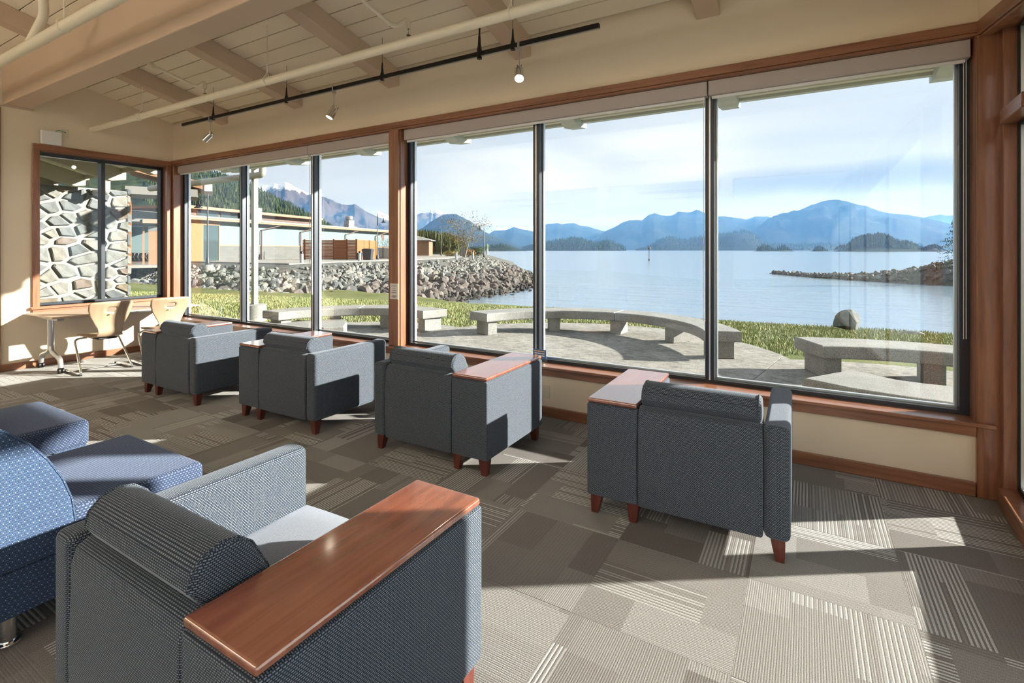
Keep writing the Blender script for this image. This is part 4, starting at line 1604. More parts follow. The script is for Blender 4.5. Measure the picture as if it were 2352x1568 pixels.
def forest_mat(name, c0, c1, c2, s=0.02):
    m = Mat(name)
    a = m.noise(m.coord(), s, 6.0, 0.7)
    b_ = m.noise(m.coord(), s * 6, 3.0, 0.7)
    c = m.ramp(a, [(0.3, c0), (0.55, c1), (0.75, c2)])
    c = m.mix(0.7, c, m.mix(1.0, c, m.ramp(b_, [(0.3, (0.5, 0.5, 0.5)), (0.7, (1.5, 1.5, 1.5))]), 'MULTIPLY'))
    return m.pbr(c, 0.95, 0.0, 0.05)


def snow_mat(name, line, spread, rock, snow=(0.88, 0.90, 0.93), s=0.004):
    m = Mat(name)
    g = m.n('ShaderNodeNewGeometry')
    z = m.n('ShaderNodeSeparateXYZ', {0: g.outputs['Position']}).outputs[2]
    a = m.noise(m.coord(), s, 7.0, 0.68)
    f = m.math('ADD', m.math('DIVIDE', m.math('SUBTRACT', z, line), spread), m.math('MULTIPLY', m.math('SUBTRACT', a, 0.5), 5.0), clamp=True)
    r = m.ramp(a, [(0.3, tuple(x * 0.55 for x in rock)), (0.6, rock), (0.8, tuple(x * 1.4 for x in rock))])
    return m.pbr(m.mix(f, r, snow), 0.9, 0.0, 0.1)


F_FAR = forest_mat('far_forest', (0.006, 0.010, 0.009), (0.014, 0.020, 0.016), (0.042, 0.044, 0.034), 0.004)
F_MID = forest_mat('mid_forest', (0.007, 0.011, 0.008), (0.012, 0.018, 0.011), (0.022, 0.026, 0.016), 0.02)
F_ISLE = forest_mat('island_undergrowth', (0.012, 0.022, 0.012), (0.024, 0.036, 0.018), (0.045, 0.055, 0.028), 0.1)
F_HILL = forest_mat('hill_forest', (0.02, 0.032, 0.018), (0.04, 0.056, 0.026), (0.075, 0.08, 0.035), 0.05)

ridge('mountain_range', 'snow topped brown mountain above the long building', [(500, 470), (545, 448), (570, 436), (590, 428), (605, 424), (618, 425), (632, 420), (645, 424), (655, 417), (668, 422), (680, 430), (692, 435), (705, 441), (720, 443), (735, 446), (748, 452), (765, 459), (775, 465), (788, 469), (800, 470), (815, 467), (826, 474), (840, 484), (855, 491), (870, 498), (900, 508), (940, 520), (980, 540), (1010, 562)], 7000, snow_mat('brown_alpine_rock', 740, 90, (0.068, 0.050, 0.042)), cols=260, rows=44, amp=0.17, seed=3.0, scale=1.9)
ridge('mountain_range', 'distant white peaks between the brown mountain and the post', [(800, 500), (830, 492), (850, 488), (868, 483), (880, 489), (893, 494), (905, 500), (940, 520)], 13000, snow_mat('far_snow', 200, 300, (0.3, 0.3, 0.32)), cols=60)
ridge('mountain_range', 'snowy toothed peak behind the dark rounded mountain', [(900, 510), (930, 500), (950, 497), (965, 492), (978, 487), (986, 484), (992, 478), (996, 482), (1000, 477), (1006, 479), (1012, 486), (1020, 488), (1030, 493), (1050, 503), (1080, 518), (1110, 538)], 9500, snow_mat('toothed_rock', 640, 60, (0.13, 0.11, 0.10)), cols=120, amp=0.25, seed=7.0, scale=1.3)
ridge('mountain_range', 'dark rounded mountain right of the broad post', [(900, 556), (930, 546), (950, 536), (966, 525), (990, 508), (1010, 497), (1022, 492), (1035, 490), (1048, 491), (1060, 497), (1080, 508), (1100, 522), (1115, 533), (1140, 543), (1165, 553), (1190, 562), (1230, 571)], 4300, F_FAR, cols=110, seed=1.0)
ridge('mountain_range', 'thin line of white peaks behind the low blue hills', [(1100, 545), (1125, 530), (1140, 522), (1150, 524), (1162, 520), (1172, 526), (1184, 516), (1192, 520), (1202, 519), (1212, 524), (1222, 517), (1235, 524), (1252, 528), (1280, 545)], 15000, snow_mat('white_far_peaks', 100, 200, (0.3, 0.3, 0.32)), cols=80)
ridge('mountain_range', 'low blue hills left of the first mullion', [(1095, 552), (1115, 541), (1135, 529), (1148, 528), (1160, 528), (1172, 524), (1180, 520), (1190, 523), (1205, 527), (1225, 531), (1250, 541), (1290, 560)], 6800, F_FAR, cols=90, seed=2.0)
ridge('mountain_range', 'bare topped blue mountain right of the first mullion', [(1200, 545), (1225, 531), (1243, 519), (1258, 514), (1272, 513), (1280, 511), (1290, 514), (1305, 512), (1318, 511), (1335, 518), (1350, 519), (1380, 529), (1400, 532), (1430, 545), (1480, 562)], 7600, F_FAR, cols=120, seed=4.0)
ridge('mountain_range', 'long blue ridge with three summits', [(1320, 566), (1345, 558), (1370, 545), (1390, 530), (1410, 521), (1430, 510), (1445, 505), (1460, 504), (1474, 505), (1490, 493), (1503, 489), (1518, 493), (1530, 495), (1542, 494), (1552, 490), (1557, 485), (1566, 485), (1575, 487), (1588, 486), (1600, 481), (1612, 485), (1640, 496), (1665, 497), (1690, 500), (1715, 503), (1728, 499), (1735, 496), (1750, 497), (1762, 496), (1775, 499), (1800, 510), (1850, 530)], 6300, F_FAR, cols=220, seed=5.0)
ridge('mountain_range', 'broad blue mountain with a rounded summit at the right', [(1660, 570), (1690, 556), (1720, 535), (1750, 513), (1775, 497), (1790, 492), (1812, 487), (1830, 483), (1845, 477), (1860, 471), (1880, 464), (1900, 458), (1920, 457), (1940, 460), (1955, 465), (1972, 470), (1990, 473), (2005, 479), (2022, 485), (2045, 489), (2080, 491), (2110, 497), (2140, 503), (2170, 510), (2200, 515), (2260, 530), (2340, 555)], 5000, F_FAR, cols=200, seed=6.0, amp=0.2)
ridge('mountain_range', 'faint blue hills at the far right', [(2040, 520), (2080, 511), (2110, 503), (2135, 496), (2150, 493), (2162, 492), (2174, 495), (2186, 494), (2200, 497), (2240, 500), (2340, 520)], 9500, F_FAR, cols=80, seed=8.0)
ridge('foothill', 'wooded foothills on the far shore at the left of the bay', [(1200, 566), (1225, 560), (1260, 556), (1290, 552), (1315, 548), (1330, 547), (1345, 553), (1370, 559), (1390, 554), (1410, 558), (1425, 566), (1437, 573)], 2600, F_MID, cols=90, seed=9.0, amp=0.1)
ridge('foothill', 'wooded foothills on the far shore below the broad mountain', [(1460, 572), (1485, 566), (1500, 560), (1510, 552), (1530, 546), (1540, 543), (1560, 550), (1580, 549), (1600, 545), (1625, 542), (1650, 538), (1690, 531), (1710, 529), (1725, 533), (1740, 545), (1765, 558), (1800, 562), (1850, 565), (1900, 560), (2000, 560), (2120, 562), (2300, 560)], 3300, F_MID, cols=160, seed=10.0, amp=0.1)
hill_pts = [(120, 385), (300, 388), (380, 393), (440, 400), (470, 404), (505, 410), (548, 424), (585, 441), (620, 458), (660, 478), (700, 497), (735, 515), (780, 545), (830, 575)]
ridge('forested_hill', 'green forested hillside behind the long building', hill_pts, 950, F_HILL, front=0.55, cols=120, seed=11.0, amp=0.10)


# conifers on the nearer slopes and islands
def conifers(name, label, spots, mat, seed=0):
    r = random.Random(seed)
    V, Fc = [], []
    for p, h in spots:
        n_ = 6
        for z0, z1, rr in ((0.08, 0.55, 0.20), (0.34, 0.80, 0.145), (0.6, 1.0, 0.09)):
            k = len(V)
            rr *= r.uniform(0.75, 1.2)
            a0 = r.uniform(0, 6)
            for q in range(n_):
                a = a0 + 2 * math.pi * q / n_
                w = rr * r.uniform(0.75, 1.25)
                V.append((p.x + h * w * math.cos(a), p.y + h * w * math.sin(a), p.z + h * (z0 + r.uniform(-0.04, 0.04))))
            V.append((p.x, p.y, p.z + h * z1))
            for q in range(n_):
                Fc.append((k + q, k + (q + 1) % n_, k + n_))
    me = bpy.data.meshes.new(name)
    me.from_pydata(V, [], Fc)
    return tag(link_mesh(name, me, mat), label, 'trees', kind='stuff')


def tree_mat(name, cs):
    m = Mat(name)
    g = m.n('ShaderNodeNewGeometry')
    c = m.ramp(g.outputs['Random Per Island'], cs)
    return m.pbr(c, 0.95, 0.0, 0.08)


M['conifer'] = tree_mat('conifer_foliage', [(0.0, (0.014, 0.024, 0.012)), (0.5, (0.027, 0.042, 0.018)), (1.0, (0.055, 0.066, 0.028))])
M['conifer2'] = tree_mat('island_foliage', [(0.0, (0.013, 0.026, 0.013)), (0.6, (0.027, 0.046, 0.019)), (1.0, (0.056, 0.070, 0.028))])
r = random.Random(8)
sp = []
for k in range(3800):
    u = r.uniform(330, 800)
    v = lerp_table(u, hill_pts)
    s = r.random() ** 0.7
    d = 950 * (1 - 0.55 * (1 - s))
    hz = (HORIZON - v) / FPX * 950 + CAM_H - SEA
    b = bearing(u)
    sp.append((Vector((b.x * d, b.y * d, SEA - 3 + (hz + 3) * s ** 0.85 - 3)), r.uniform(11, 21)))
conifers('conifer_forest', 'conifer forest covering the green hillside', sp, M['conifer'], 1)


def island(name, label, pts, depth, n, hmin, hmax, seed, lift=0.60):
    """island mound with trees whose tops make the surveyed outline"""
    r = random.Random(seed)
    ub, ue = pts[0][0], pts[-1][0]
    mid = bearing((ub + ue) / 2) * depth
    root = struct(empty(name, (mid.x, mid.y, SEA)), label)
    bm = B()
    cols_, rows_ = 40, 8
    G = []
    for i in range(cols_ + 1):
        u = ub - 6 + (ue - ub + 12) * i / cols_
        H = max(0.4, ((HORIZON - lerp_table(u, pts)) / FPX * depth + CAM_H - SEA) * lift)
        e = min(1.0, 4 * i / cols_, 4 * (1 - i / cols_))
        b = bearing(u)
        c_ = []
        for j in range(rows_ + 1):
            t = j / rows_ * 2 - 1
            d = depth * (1 + 0.045 * t)
            c_.append(bm.verts.new((b.x * d - mid.x, b.y * d - mid.y, -1.0 + (H * e + 1.6) * (1 - t * t))))
        G.append(c_)
    for i in range(cols_):
        for j in range(rows_):
            bm.faces.new((G[i][j], G[i + 1][j], G[i + 1][j + 1], G[i][j + 1]))
    bmesh.ops.recalc_face_normals(bm, faces=bm.faces)
    put('land', bm, F_ISLE, root)
    sp = []
    for k in range(n):
        u = r.uniform(ub, ue)
        top = ((HORIZON - lerp_table(u, pts)) / FPX * depth + CAM_H - SEA)
        t = r.uniform(-0.8, 0.8)
        d = depth * (1 + 0.045 * t)
        h = max(3.0, top * (1 - lift) * r.uniform(0.75, 1.06))
        z = max(0.2, top * lift * (1 - t * t) * 0.98)
        b = bearing(u)
        sp.append((Vector((b.x * d, b.y * d, SEA + z)), h))
    conifers(name + '_trees', label + ', its trees', sp, M['conifer2'], seed)


island('wooded_island', 'small wooded islet left of the broad mountain foot', [(1736, 574), (1742, 563), (1750, 560), (1757, 558), (1766, 561), (1775, 567), (1782, 570), (1788, 563), (1797, 560), (1805, 560), (1812, 566), (1820, 574)], 1300, 110, 7, 14, 31, lift=0.2)
island('wooded_island', 'tiny wooded islet beside the large island', [(1866, 574), (1873, 563), (1882, 560), (1890, 563), (1896, 570), (1902, 574)], 1250, 50, 7, 13, 32, lift=0.2)
island('wooded_island', 'large dark wooded island in the bay', [(1914, 575), (1920, 566), (1930, 560), (1942, 560), (1952, 551), (1960, 543), (1972, 538), (1985, 535), (2000, 533), (2015, 530), (2030, 532), (2042, 536), (2055, 544), (2070, 549), (2085, 549), (2100, 554), (2112, 562), (2122, 566), (2132, 560), (2145, 557), (2155, 560), (2163, 566), (2172, 575)], 1100, 900, 9, 16, 33)
island('wooded_island', 'dark wooded island behind the far lamp post', [(1090, 572), (1105, 564), (1120, 561), (1135, 558), (1150, 556), (1165, 558), (1178, 563), (1195, 571), (1205, 574)], 1500, 180, 8, 15, 34)

# conifers giving the far foothills their rough outline
r = random.Random(40)
for pts, dep, n_ in (([(1225, 560), (1260, 556), (1290, 552), (1315, 548), (1330, 547), (1345, 553), (1370, 559), (1390, 554), (1410, 558), (1425, 566), (1437, 573)], 2600, 900),
                     ([(1485, 566), (1500, 560), (1510, 552), (1530, 546), (1540, 543), (1560, 550), (1580, 549), (1600, 545), (1625, 542), (1650, 538), (1690, 531), (1710, 529), (1725, 533), (1740, 545), (1765, 558), (1800, 562), (1900, 560), (2000, 560), (2120, 562)], 3300, 1700)):
    sp = []
    for k in range(n_):
        u = r.uniform(pts[0][0], pts[-1][0])
        s_ = r.random() ** 0.6
        d = dep * (1 - 0.28 * (1 - s_))
        hz_ = (HORIZON - lerp_table(u, pts)) / FPX * dep + CAM_H - SEA
        b = bearing(u)
        sp.append((Vector((b.x * d, b.y * d, SEA - 3 + (hz_ + 3) * s_ ** 0.85 - 4)), r.uniform(12, 24)))
    conifers('foothill_forest', 'conifers covering the ' + ('left' if dep < 3000 else 'right') + ' foothills of the far shore', sp, M['conifer2'], dep)

# forest band beyond the forecourt
sp = []
r = random.Random(14)
for k in range(420):
    u = r.uniform(905, 1075)
    d = r.uniform(125, 190)
    top = lerp_table(u, [(900, 528), (965, 529), (1000, 533), (1030, 538), (1055, 548), (1075, 566)])
    b = bearing(u)
    zt = (HORIZON - top + r.uniform(-3, 6)) / FPX * d + CAM_H
    h = r.uniform(4.0, 9.0)
    sp.append((Vector((b.x * d, b.y * d, max(0.2, min(zt - h, 3.0) if zt - h > 0.2 else 0.2))), min(h, max(1.5, zt - 0.2))))
conifers('shore_forest', 'dark conifer grove behind the forecourt lamps', sp, M['conifer'], 5)
bm = B()
b0, b1, b2, b3 = bearing(880) * 115, bearing(1092) * 105, bearing(1110) * 260, bearing(880) * 260
add_prism(bm, [tuple(b0), tuple(b1), tuple(b2), tuple(b3)], 'z', SEA - 0.5, 0.3)
struct(put('far_shore', bm, M['gravel']), 'low gravel shore beyond the forecourt')

# aerial haze over the sea and the mountains
m = Mat('aerial_haze')
v = m.n('ShaderNodeVolumeScatter', {'Color': (0.15, 0.44, 1.0), 'Density': 0.000085, 'Anisotropy': 0.2})
m.nt.links.new(v.outputs[0], m.out.inputs['Volume'])
hz = boxed('sea_haze', m.m, None, -26000, 26000, 150, 27000, -3.5, 420)
tag(hz, 'thin blue haze over the bay and mountains', 'haze', kind='stuff')
# ------------------------------------------------------------------ buildings and street furniture across the cove
def putw(name, bm, mat, root, parent=None, smooth=None):
    """mesh surveyed in world coordinates, stored relative to its thing"""
    bmesh.ops.translate(bm, verts=bm.verts, vec=-Vector(root.location))
    return put(name, bm, mat, parent or root, smooth)


def wall_strip(bm, p, q, z0, z1, out0, out1, nrm):
    """upright slab along p-q between two offsets from the wall line"""
    a, b = Vector(p), Vector(q)
    n_ = Vector(nrm)
    pts = [a + n_ * out0, b + n_ * out0, b + n_ * out1, a + n_ * out1]
    add_prism(bm, [(v.x, v.y) for v in pts], 'z', z0, z1)
    return bm


M['whitepaint'] = plain('white_road_paint', (0.36, 0.36, 0.36), 0.5, var=0.02)
M['paleblue'] = plain('pale_blue_siding', (0.118, 0.166, 0.176), 0.7, var=0.03, scale=0.5)
M['orange'] = plain('salmon_orange_fascia', (0.279, 0.1485, 0.0855), 0.6, var=0.04)
M['cedar'] = wood('cedar_panel', (0.18, 0.07, 0.0225), (0.24, 0.1, 0.0325), (0.28, 0.13, 0.045), 'v', rough=0.6)
M['roofgrey'] = plain('grey_membrane_roof', (0.189, 0.198, 0.189), 0.8)
M['brownfascia'] = plain('brown_fascia', (0.09, 0.054, 0.04275), 0.6)
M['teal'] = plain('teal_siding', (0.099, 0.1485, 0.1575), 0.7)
M['darkglass'] = plain('dark_glazing', (0.035, 0.056, 0.0595), 0.08, 0.0, 0.8)
M['galv'] = plain('galvanised_steel', (0.297, 0.306, 0.315), 0.35, 0.6)
M['navy'] = plain('navy_paint', (0.0084, 0.0154, 0.0315), 0.4)
M['lampblack'] = plain('lamp_post_black', (0.0084, 0.014, 0.0196), 0.4)
m = Mat('stone_block_wainscot')
b = m.n('ShaderNodeTexBrick', {'Vector': m.map(m.coord('UV'), (1, 1, 1)), 'Color1': (0.095, 0.098, 0.096), 'Color2': (0.118, 0.118, 0.113), 'Mortar': (0.08, 0.082, 0.08), 'Scale': 1.0, 'Mortar Size': 0.012, 'Brick Width': 0.8, 'Row Height': 0.25})
M['wainscot'] = m.pbr(b.outputs['Color'], 0.9)

FA, FB = Vector((-43.6, 18.7)), Vector((-53.9, 55.3))
FD = (FB - FA).normalized()
FN = Vector((FD.y, -FD.x))             # towards the water


def on_facade(u, off=0.0):
    d = bearing(u)
    # intersect ray t*d with line FA + s*FD
    A = FA + FN * off
    det = d.x * (-FD.y) + d.y * FD.x
    t = (A.x * (-FD.y) + A.y * FD.x) / det
    return Vector((d.x * t, d.y * t)), t


def zof(v, depth):
    return CAM_H + (HORIZON - v) / FPX * depth


bld = thing('long_building', 'long low pale blue building with salmon eaves across the cove', 'building', (FA.x, FA.y, ROADZ))
E0, E1 = on_facade(412)[0], on_facade(930)[0]
EZ = 4.0
putw('wall', wall_strip(B(), E0, E1, 1.95, EZ + 0.1, -6.0, 0.0, FN), M['paleblue'], bld)
putw('wainscot', wall_strip(B(), E0, E1, ROADZ, 1.88, -6.0, 0.08, FN), M['wainscot'], bld)
putw('belt_course', wall_strip(B(), E0, E1, 1.86, 1.96, -6.0, 0.10, FN), M['orange'], bld)
putw('eave', wall_strip(B(), E0, E1, EZ, EZ + 0.10, -6.0, 0.9, FN), M['roofgrey'], bld)
putw('fascia', wall_strip(B(), E0, E1, EZ + 0.02, EZ + 0.18, 0.9, 0.96, FN), M['orange'], bld)
putw('gutter', wall_strip(B(), E0, E1, EZ + 0.19, EZ + 0.32, 0.86, 1.02, FN), plain('pale_salmon_gutter', (0.333, 0.234, 0.18), 0.5), bld)
bm = B()
a, b_ = E0 + FN * 0.9, E1 + FN * 0.9
c_, d_ = E1 - FN * 6.0, E0 - FN * 6.0
vs = [bm.verts.new((p.x, p.y, z)) for p, z in ((a, EZ + 0.30), (b_, EZ + 0.30), (c_, EZ + 0.95), (d_, EZ + 0.95), (a, EZ + 0.1), (b_, EZ + 0.1), (c_, EZ + 0.1), (d_, EZ + 0.1))]
for f in ((0, 1, 2, 3), (4, 7, 6, 5), (0, 4, 5, 1), (1, 5, 6, 2), (2, 6, 7, 3), (3, 7, 4, 0)):
    bm.faces.new([vs[i] for i in f])
bmesh.ops.recalc_face_normals(bm, faces=bm.faces)
putw('roof', bm, M['roofgrey'], bld)
# clerestory storey
C0, C1 = on_facade(400, -4.5)[0], on_facade(728, -4.5)[0]
putw('clerestory', wall_strip(B(), C0, C1, EZ + 0.7, EZ + 1.35, -5.0, 0.0, FN), M['brownfascia'], bld)
r_ = putw('clerestory_roof', wall_strip(B(), C0, C1, EZ + 1.35, EZ + 1.62, -6.0, 0.9, FN), M['orange'], bld)
for ua, ub_ in ((452, 500), (506, 548)):
    p, q = on_facade(ua, -4.5)[0], on_facade(ub_, -4.5)[0]
    w = putw('window', wall_strip(B(), p, q, EZ + 0.75, EZ + 1.28, 0.0, 0.06, FN), M['darkglass'], bld)
# entrance wing at the left end
p, q = on_facade(428)[0], on_facade(463)[0]
putw('cedar_panel', wall_strip(B(), p, q, ROADZ, EZ, 0.08, 0.20, FN), M['cedar'], bld)
p2 = on_facade(499)[0]
putw('glass_door', wall_strip(B(), q, p2, ROADZ, EZ - 0.35, 0.08, 0.14, FN), M['darkglass'], bld)
putw('door_head', wall_strip(B(), q, p2, EZ - 0.35, EZ, 0.08, 0.18, FN), M['cedar'], bld)
p3 = on_facade(501)[0]
putw('corner_strip', wall_strip(B(), p2, p3, ROADZ, EZ, 0.08, 0.18, FN), M['orange'], bld)
for u in (598, 688, 792, 861):
    p, t_ = on_facade(u)
    bm = B()
    s_ = p + FN * 0.16
    e_ = p + FN * 0.9 + FD * 2.2
    add_tube(bm, fillet([(s_.x, s_.y, ROADZ), (s_.x, s_.y, EZ - 0.55), (e_.x, e_.y, EZ + 0.05), (e_.x, e_.y, EZ + 0.2)], 0.15, 3), 0.055, 8)
    putw('downspout', bm, M['brownfascia'], bld)
p, t_ = on_facade(876)
q = p + FD * 0.7
putw('wall_sign', wall_strip(B(), p, q, zof(552, t_), zof(537, t_), 0.0, 0.06, FN), M['brownfascia'], bld)
p, q = on_facade(862)[0], on_facade(925)[0]
putw('siding_shade_panel', wall_strip(B(), p, q, 1.97, 3.3, 0.0, 0.05, FN), M['teal'], bld)  # darker teal panel standing in for shade on the pale blue wall
for u, w_, h0, h1 in ((580, 1.0, 0.55, 1.1),):
    p, t_ = on_facade(u, -3.5)
    putw('roof_box', wall_strip(B(), p - FD * 0.6, p + FD * 0.9, EZ + 0.5, EZ + 2.0, -1.0, 0.4, FN), M['galv'], bld)

p, t_ = on_facade(802, -2.5)
vent = thing('roof_ventilator', 'round galvanised ventilator standing on the long building roof', 'roof vent', (p.x, p.y, EZ + 0.55))
boxed('curb', M['galv'], vent, -0.75, 0.75, -0.75, 0.75, 0.0, 0.12)
boxed('base', M['galv'], vent, -0.48, 0.48, -0.48, 0.48, 0.12, 1.0, 0.02, 1)
put('turbine', add_lathe(B(), [(0.36, 1.0), (0.46, 1.05), (0.50, 1.12), (0.50, 1.48), (0.46, 1.56), (0.30, 1.64), (0.06, 1.66)], 18), M['galv'], vent, 40)

# cedar fence enclosure
F0, F1, F2 = survey(696, 597, 50), survey(819, 597, 49), survey(863, 594.5, 54.5)
fen = thing('slatted_fence', 'red cedar slatted fence enclosure in front of the long building', 'fence', (F0.x, F0.y, ROADZ))
M['redcedar'] = plain('red_cedar_stain', (0.153, 0.04275, 0.0135), 0.7, var=0.15, scale=1.0)
M['slatcedar'] = plain('warm_cedar_stain', (0.30, 0.10, 0.04), 0.7, var=0.12, scale=1.0)
M['litcedar'] = plain('cedar_painted_sunlit', (0.234, 0.09, 0.02475), 0.7, var=0.12, scale=1.0)  # fence cedar with the sunlight put into its colour
p, q = Vector((F0.x, F0.y)), Vector((F1.x, F1.y))
dr = (q - p).normalized()
nn = Vector((dr.y, -dr.x))
L_ = (q - p).length
for u in (700, 735, 767, 797, 819):
    s = Vector(survey(u, 597, 50 - (u - 696) / 123).to_2d())
    bm = wall_strip(B(), s - dr * 0.07, s + dr * 0.07, ROADZ, ROADZ + 2.05, -0.07, 0.07, nn)
    putw('post', bm, M['redcedar'], fen)
bm = B()
for k in range(13):
    z = ROADZ + 0.12 + k * 0.145
    wall_strip(bm, p, q, z, z + 0.11, 0.03, 0.06, nn)
putw('slat_panel', bm, M['slatcedar'], fen)
bm = B()
for k in range(12):
    z = ROADZ + 0.20 + k * 0.145
    wall_strip(bm, p + dr * L_ * 0.35, q, z, z + 0.05, -0.06, -0.03, nn)
putw('slat_panel', bm, M['redcedar'], fen)
bm = B()
s0, s1 = p + dr * L_ * 0.60, p + dr * L_ * 0.82
for k in range(13):
    z = ROADZ + 0.06 + k * 0.145
    wall_strip(bm, s0, s1, z, z + 0.12, -0.05, -0.02, nn)
putw('inner_panel', bm, M['redcedar'], fen)
p2, q2 = Vector((F1.x, F1.y)), Vector((F2.x, F2.y))
d2 = (q2 - p2).normalized()
n2 = Vector((d2.y, -d2.x))
bm = B()
for k in range(13):
    z = ROADZ + 0.04 + k * 0.15
    wall_strip(bm, p2, q2, z, z + 0.142, -0.03, 0.03, n2)
putw('board_panel', bm, M['litcedar'], fen)
for f_ in (0.0, 0.62, 1.0):
    s = p2 + (q2 - p2) * f_
    putw('post', wall_strip(B(), s - d2 * 0.07, s + d2 * 0.07, ROADZ, ROADZ + 2.0, -0.02, 0.09, n2), M['litcedar'], fen)

# bin
s = survey(845, 597, 47.5)
t = thing('trash_bin', 'dark grey wheeled bin in front of the orange fence side', 'trash bin', (s.x, s.y, ROADZ), R(30))
bm = B()
lo = [(-0.34, -0.34), (0.34, -0.34), (0.34, 0.34), (-0.34, 0.34)]
vs0 = [bm.verts.new((a, b, 0.05)) for a, b in lo]
vs1 = [bm.verts.new((a * 1.28, b * 1.28, 0.95)) for a, b in lo]
for k in range(4):
    bm.faces.new((vs0[k], vs0[(k + 1) % 4], vs1[(k + 1) % 4], vs1[k]))
bm.faces.new(vs0[::-1])
bm.faces.new(vs1)
M['bin'] = plain('bin_plastic', (0.0315, 0.035, 0.049), 0.5)
put('body', bm, M['bin'], t)
put('lid', add_prism(B(), [(-0.48, 0.93), (0.48, 0.93), (0.46, 1.05), (0.2, 1.12), (-0.2, 1.12), (-0.46, 1.05)], 'y', -0.47, 0.47, 0.02, 1), M['bin'], t)
for xx in (-0.3, 0.3):
    put('wheel', add_tube(B(), [(xx - 0.04, 0.36, 0.12), (xx + 0.04, 0.36, 0.12)], 0.12, 14), M['black'], t)
s = survey(884, 595, 56)
t = thing('wrapped_bale', 'pale wrapped bundle standing right of the forecourt lamp post', 'bundle', (s.x, s.y, ROADZ), R(20))
put('wrap', add_box(B(), -0.8, 0.8, -0.5, 0.5, 0.0, 1.25, 0.18, 3), plain('pale_tarp', (0.279, 0.2835, 0.279), 0.6, var=0.2, scale=3), t, 60)
put('strap', add_box(B(), -0.05, 0.05, -0.51, 0.51, 0.0, 1.26, 0.01, 1), M['black'], t)


# street lamps
def street_lamp(u, base_v, depth, arm, label, hh=4.7, pedestal=False):
    p = survey(u, base_v, depth)
    t = thing('street_lamp', label, 'street lamp', (p.x, p.y, ROADZ), 0.0, 'black shore lamps')
    if pedestal:
        put('pedestal', add_lathe(B(), [(0.32, -0.35), (0.32, 0.0), (0.30, 0.02)], 20), M['patio'], t, 40)
    put('pole', add_lathe(B(), [(0.17, 0.0), (0.17, 0.06), (0.13, 0.10), (0.11, 0.42), (0.075, 0.5), (0.065, 0.95), (0.05, 1.0), (0.042, hh - 0.03), (0.03, hh)], 14), M['lampblack'], t, 40)
    ax = RGT * arm
    bm = B()
    pts = fillet([(0, 0, hh - 0.28), (ax.x * 0.62, ax.y * 0.62, hh - 0.24), (ax.x * 0.62, ax.y * 0.62, hh - 0.50)], 0.10, 4)
    add_tube(bm, pts, 0.028, 8)
    put('arm', bm, M['lampblack'], t, 40)
    put('shade', add_lathe(B(), [(0.05, 0.0), (0.06, -0.12), (0.10, -0.28), (0.13, -0.36), (0.25, -0.46), (0.25, -0.49), (0.05, -0.49)], 16, (ax.x * 0.62, ax.y * 0.62, hh - 0.46)), M['lampblack'], t, 40)


street_lamp(477, 608, 33.0, -1, 'nearest black lamp post in the leftmost pane of the long window', pedestal=True)
street_lamp(867, 596, 51.0, 1, 'black lamp post beside the cedar fence left of the broad post')
street_lamp(1112, 590, 70.0, -1, 'black lamp post on the end of the embankment')
street_lamp(1013, 587, 86.0, -1, 'farthest black lamp post between the hut and the bare tree')


def bollard(u, v, label, hh=0.9):
    d = FPX * (CAM_H - ROADZ) / (v - HORIZON)
    p = survey(u, v, d)
    t = thing('bollard', label, 'bollard', (p.x, p.y, ROADZ), 0, 'white bollards')
    put('post', add_lathe(B(), [(0.13, -0.1), (0.13, hh - 0.22), (0.10, hh - 0.20)], 14), M['whitepaint'], t, 40)
    put('cap', add_lathe(B(), [(0.10, hh - 0.20), (0.10, hh - 0.06), (0.05, hh)], 12), M['black'], t, 40)


bollard(693, 604, 'white bollard left of the slatted cedar fence')
bollard(826, 599.5, 'white bollard standing in front of the bin')
bollard(1048, 594, 'white bollard left of the bare tree trunks')
bollard(1086, 592, 'white bollard right of the bare tree')
bollard(1066, 588.5, 'white bollard hidden among the bare tree trunks')
for u, lab in ((822, 'navy and white post left of the bin, nearer the fence corner'), (830, 'navy and white post close beside the bin')):
    p = survey(u, 597, 48.8)
    t = thing('guard_post', lab, 'bollard', (p.x, p.y, ROADZ), 0, 'fence guard posts')
    put('post', add_lathe(B(), [(0.09, 0.0), (0.09, 0.72), (0.06, 0.76)], 12), M['whitepaint'], t, 40)
    put('sleeve', add_lathe(B(), [(0.095, 0.02), (0.095, 0.70)], 12), M['navy'], t, 40)

# hut at the end of the forecourt
a, b_ = survey(945, 588, 84), survey(985, 588, 84)
t = thing('shore_hut', 'small salmon hut with a grey roof right of the broad post', 'hut', (b_.x, b_.y, ROADZ))
p, q = Vector((a.x, a.y)), Vector((b_.x, b_.y))
dr = (q - p).normalized()
nn = Vector((dr.y, -dr.x))
putw('wall', wall_strip(B(), p, q, ROADZ, 3.0, -4.0, 0.0, nn), plain('salmon_siding', (0.225, 0.1215, 0.0765), 0.7), t)
putw('corner_board', wall_strip(B(), q - dr * 0.12, q + dr * 0.04, ROADZ, 3.0, -0.1, 0.05, nn), M['orange'], t)
bm = B()
pa, pq = p - dr * 0.5, q + dr * 0.45
cx = (p + q) / 2 - nn * 2.0
base = [pa + nn * 0.5, pq + nn * 0.5, pq - nn * 4.5, pa - nn * 4.5]
vs = [bm.verts.new((v.x, v.y, 3.0)) for v in base]
vt = [bm.verts.new((v.x, v.y, 3.14)) for v in base]
ap = bm.verts.new((p.x - nn.x * 2, p.y - nn.y * 2, 4.05))
for k in range(4):
    bm.faces.new((vs[k], vs[(k + 1) % 4], vt[(k + 1) % 4], vt[k]))
    bm.faces.new((vt[k], vt[(k + 1) % 4], ap))
bm.faces.new(vs[::-1])
bmesh.ops.recalc_face_normals(bm, faces=bm.faces)
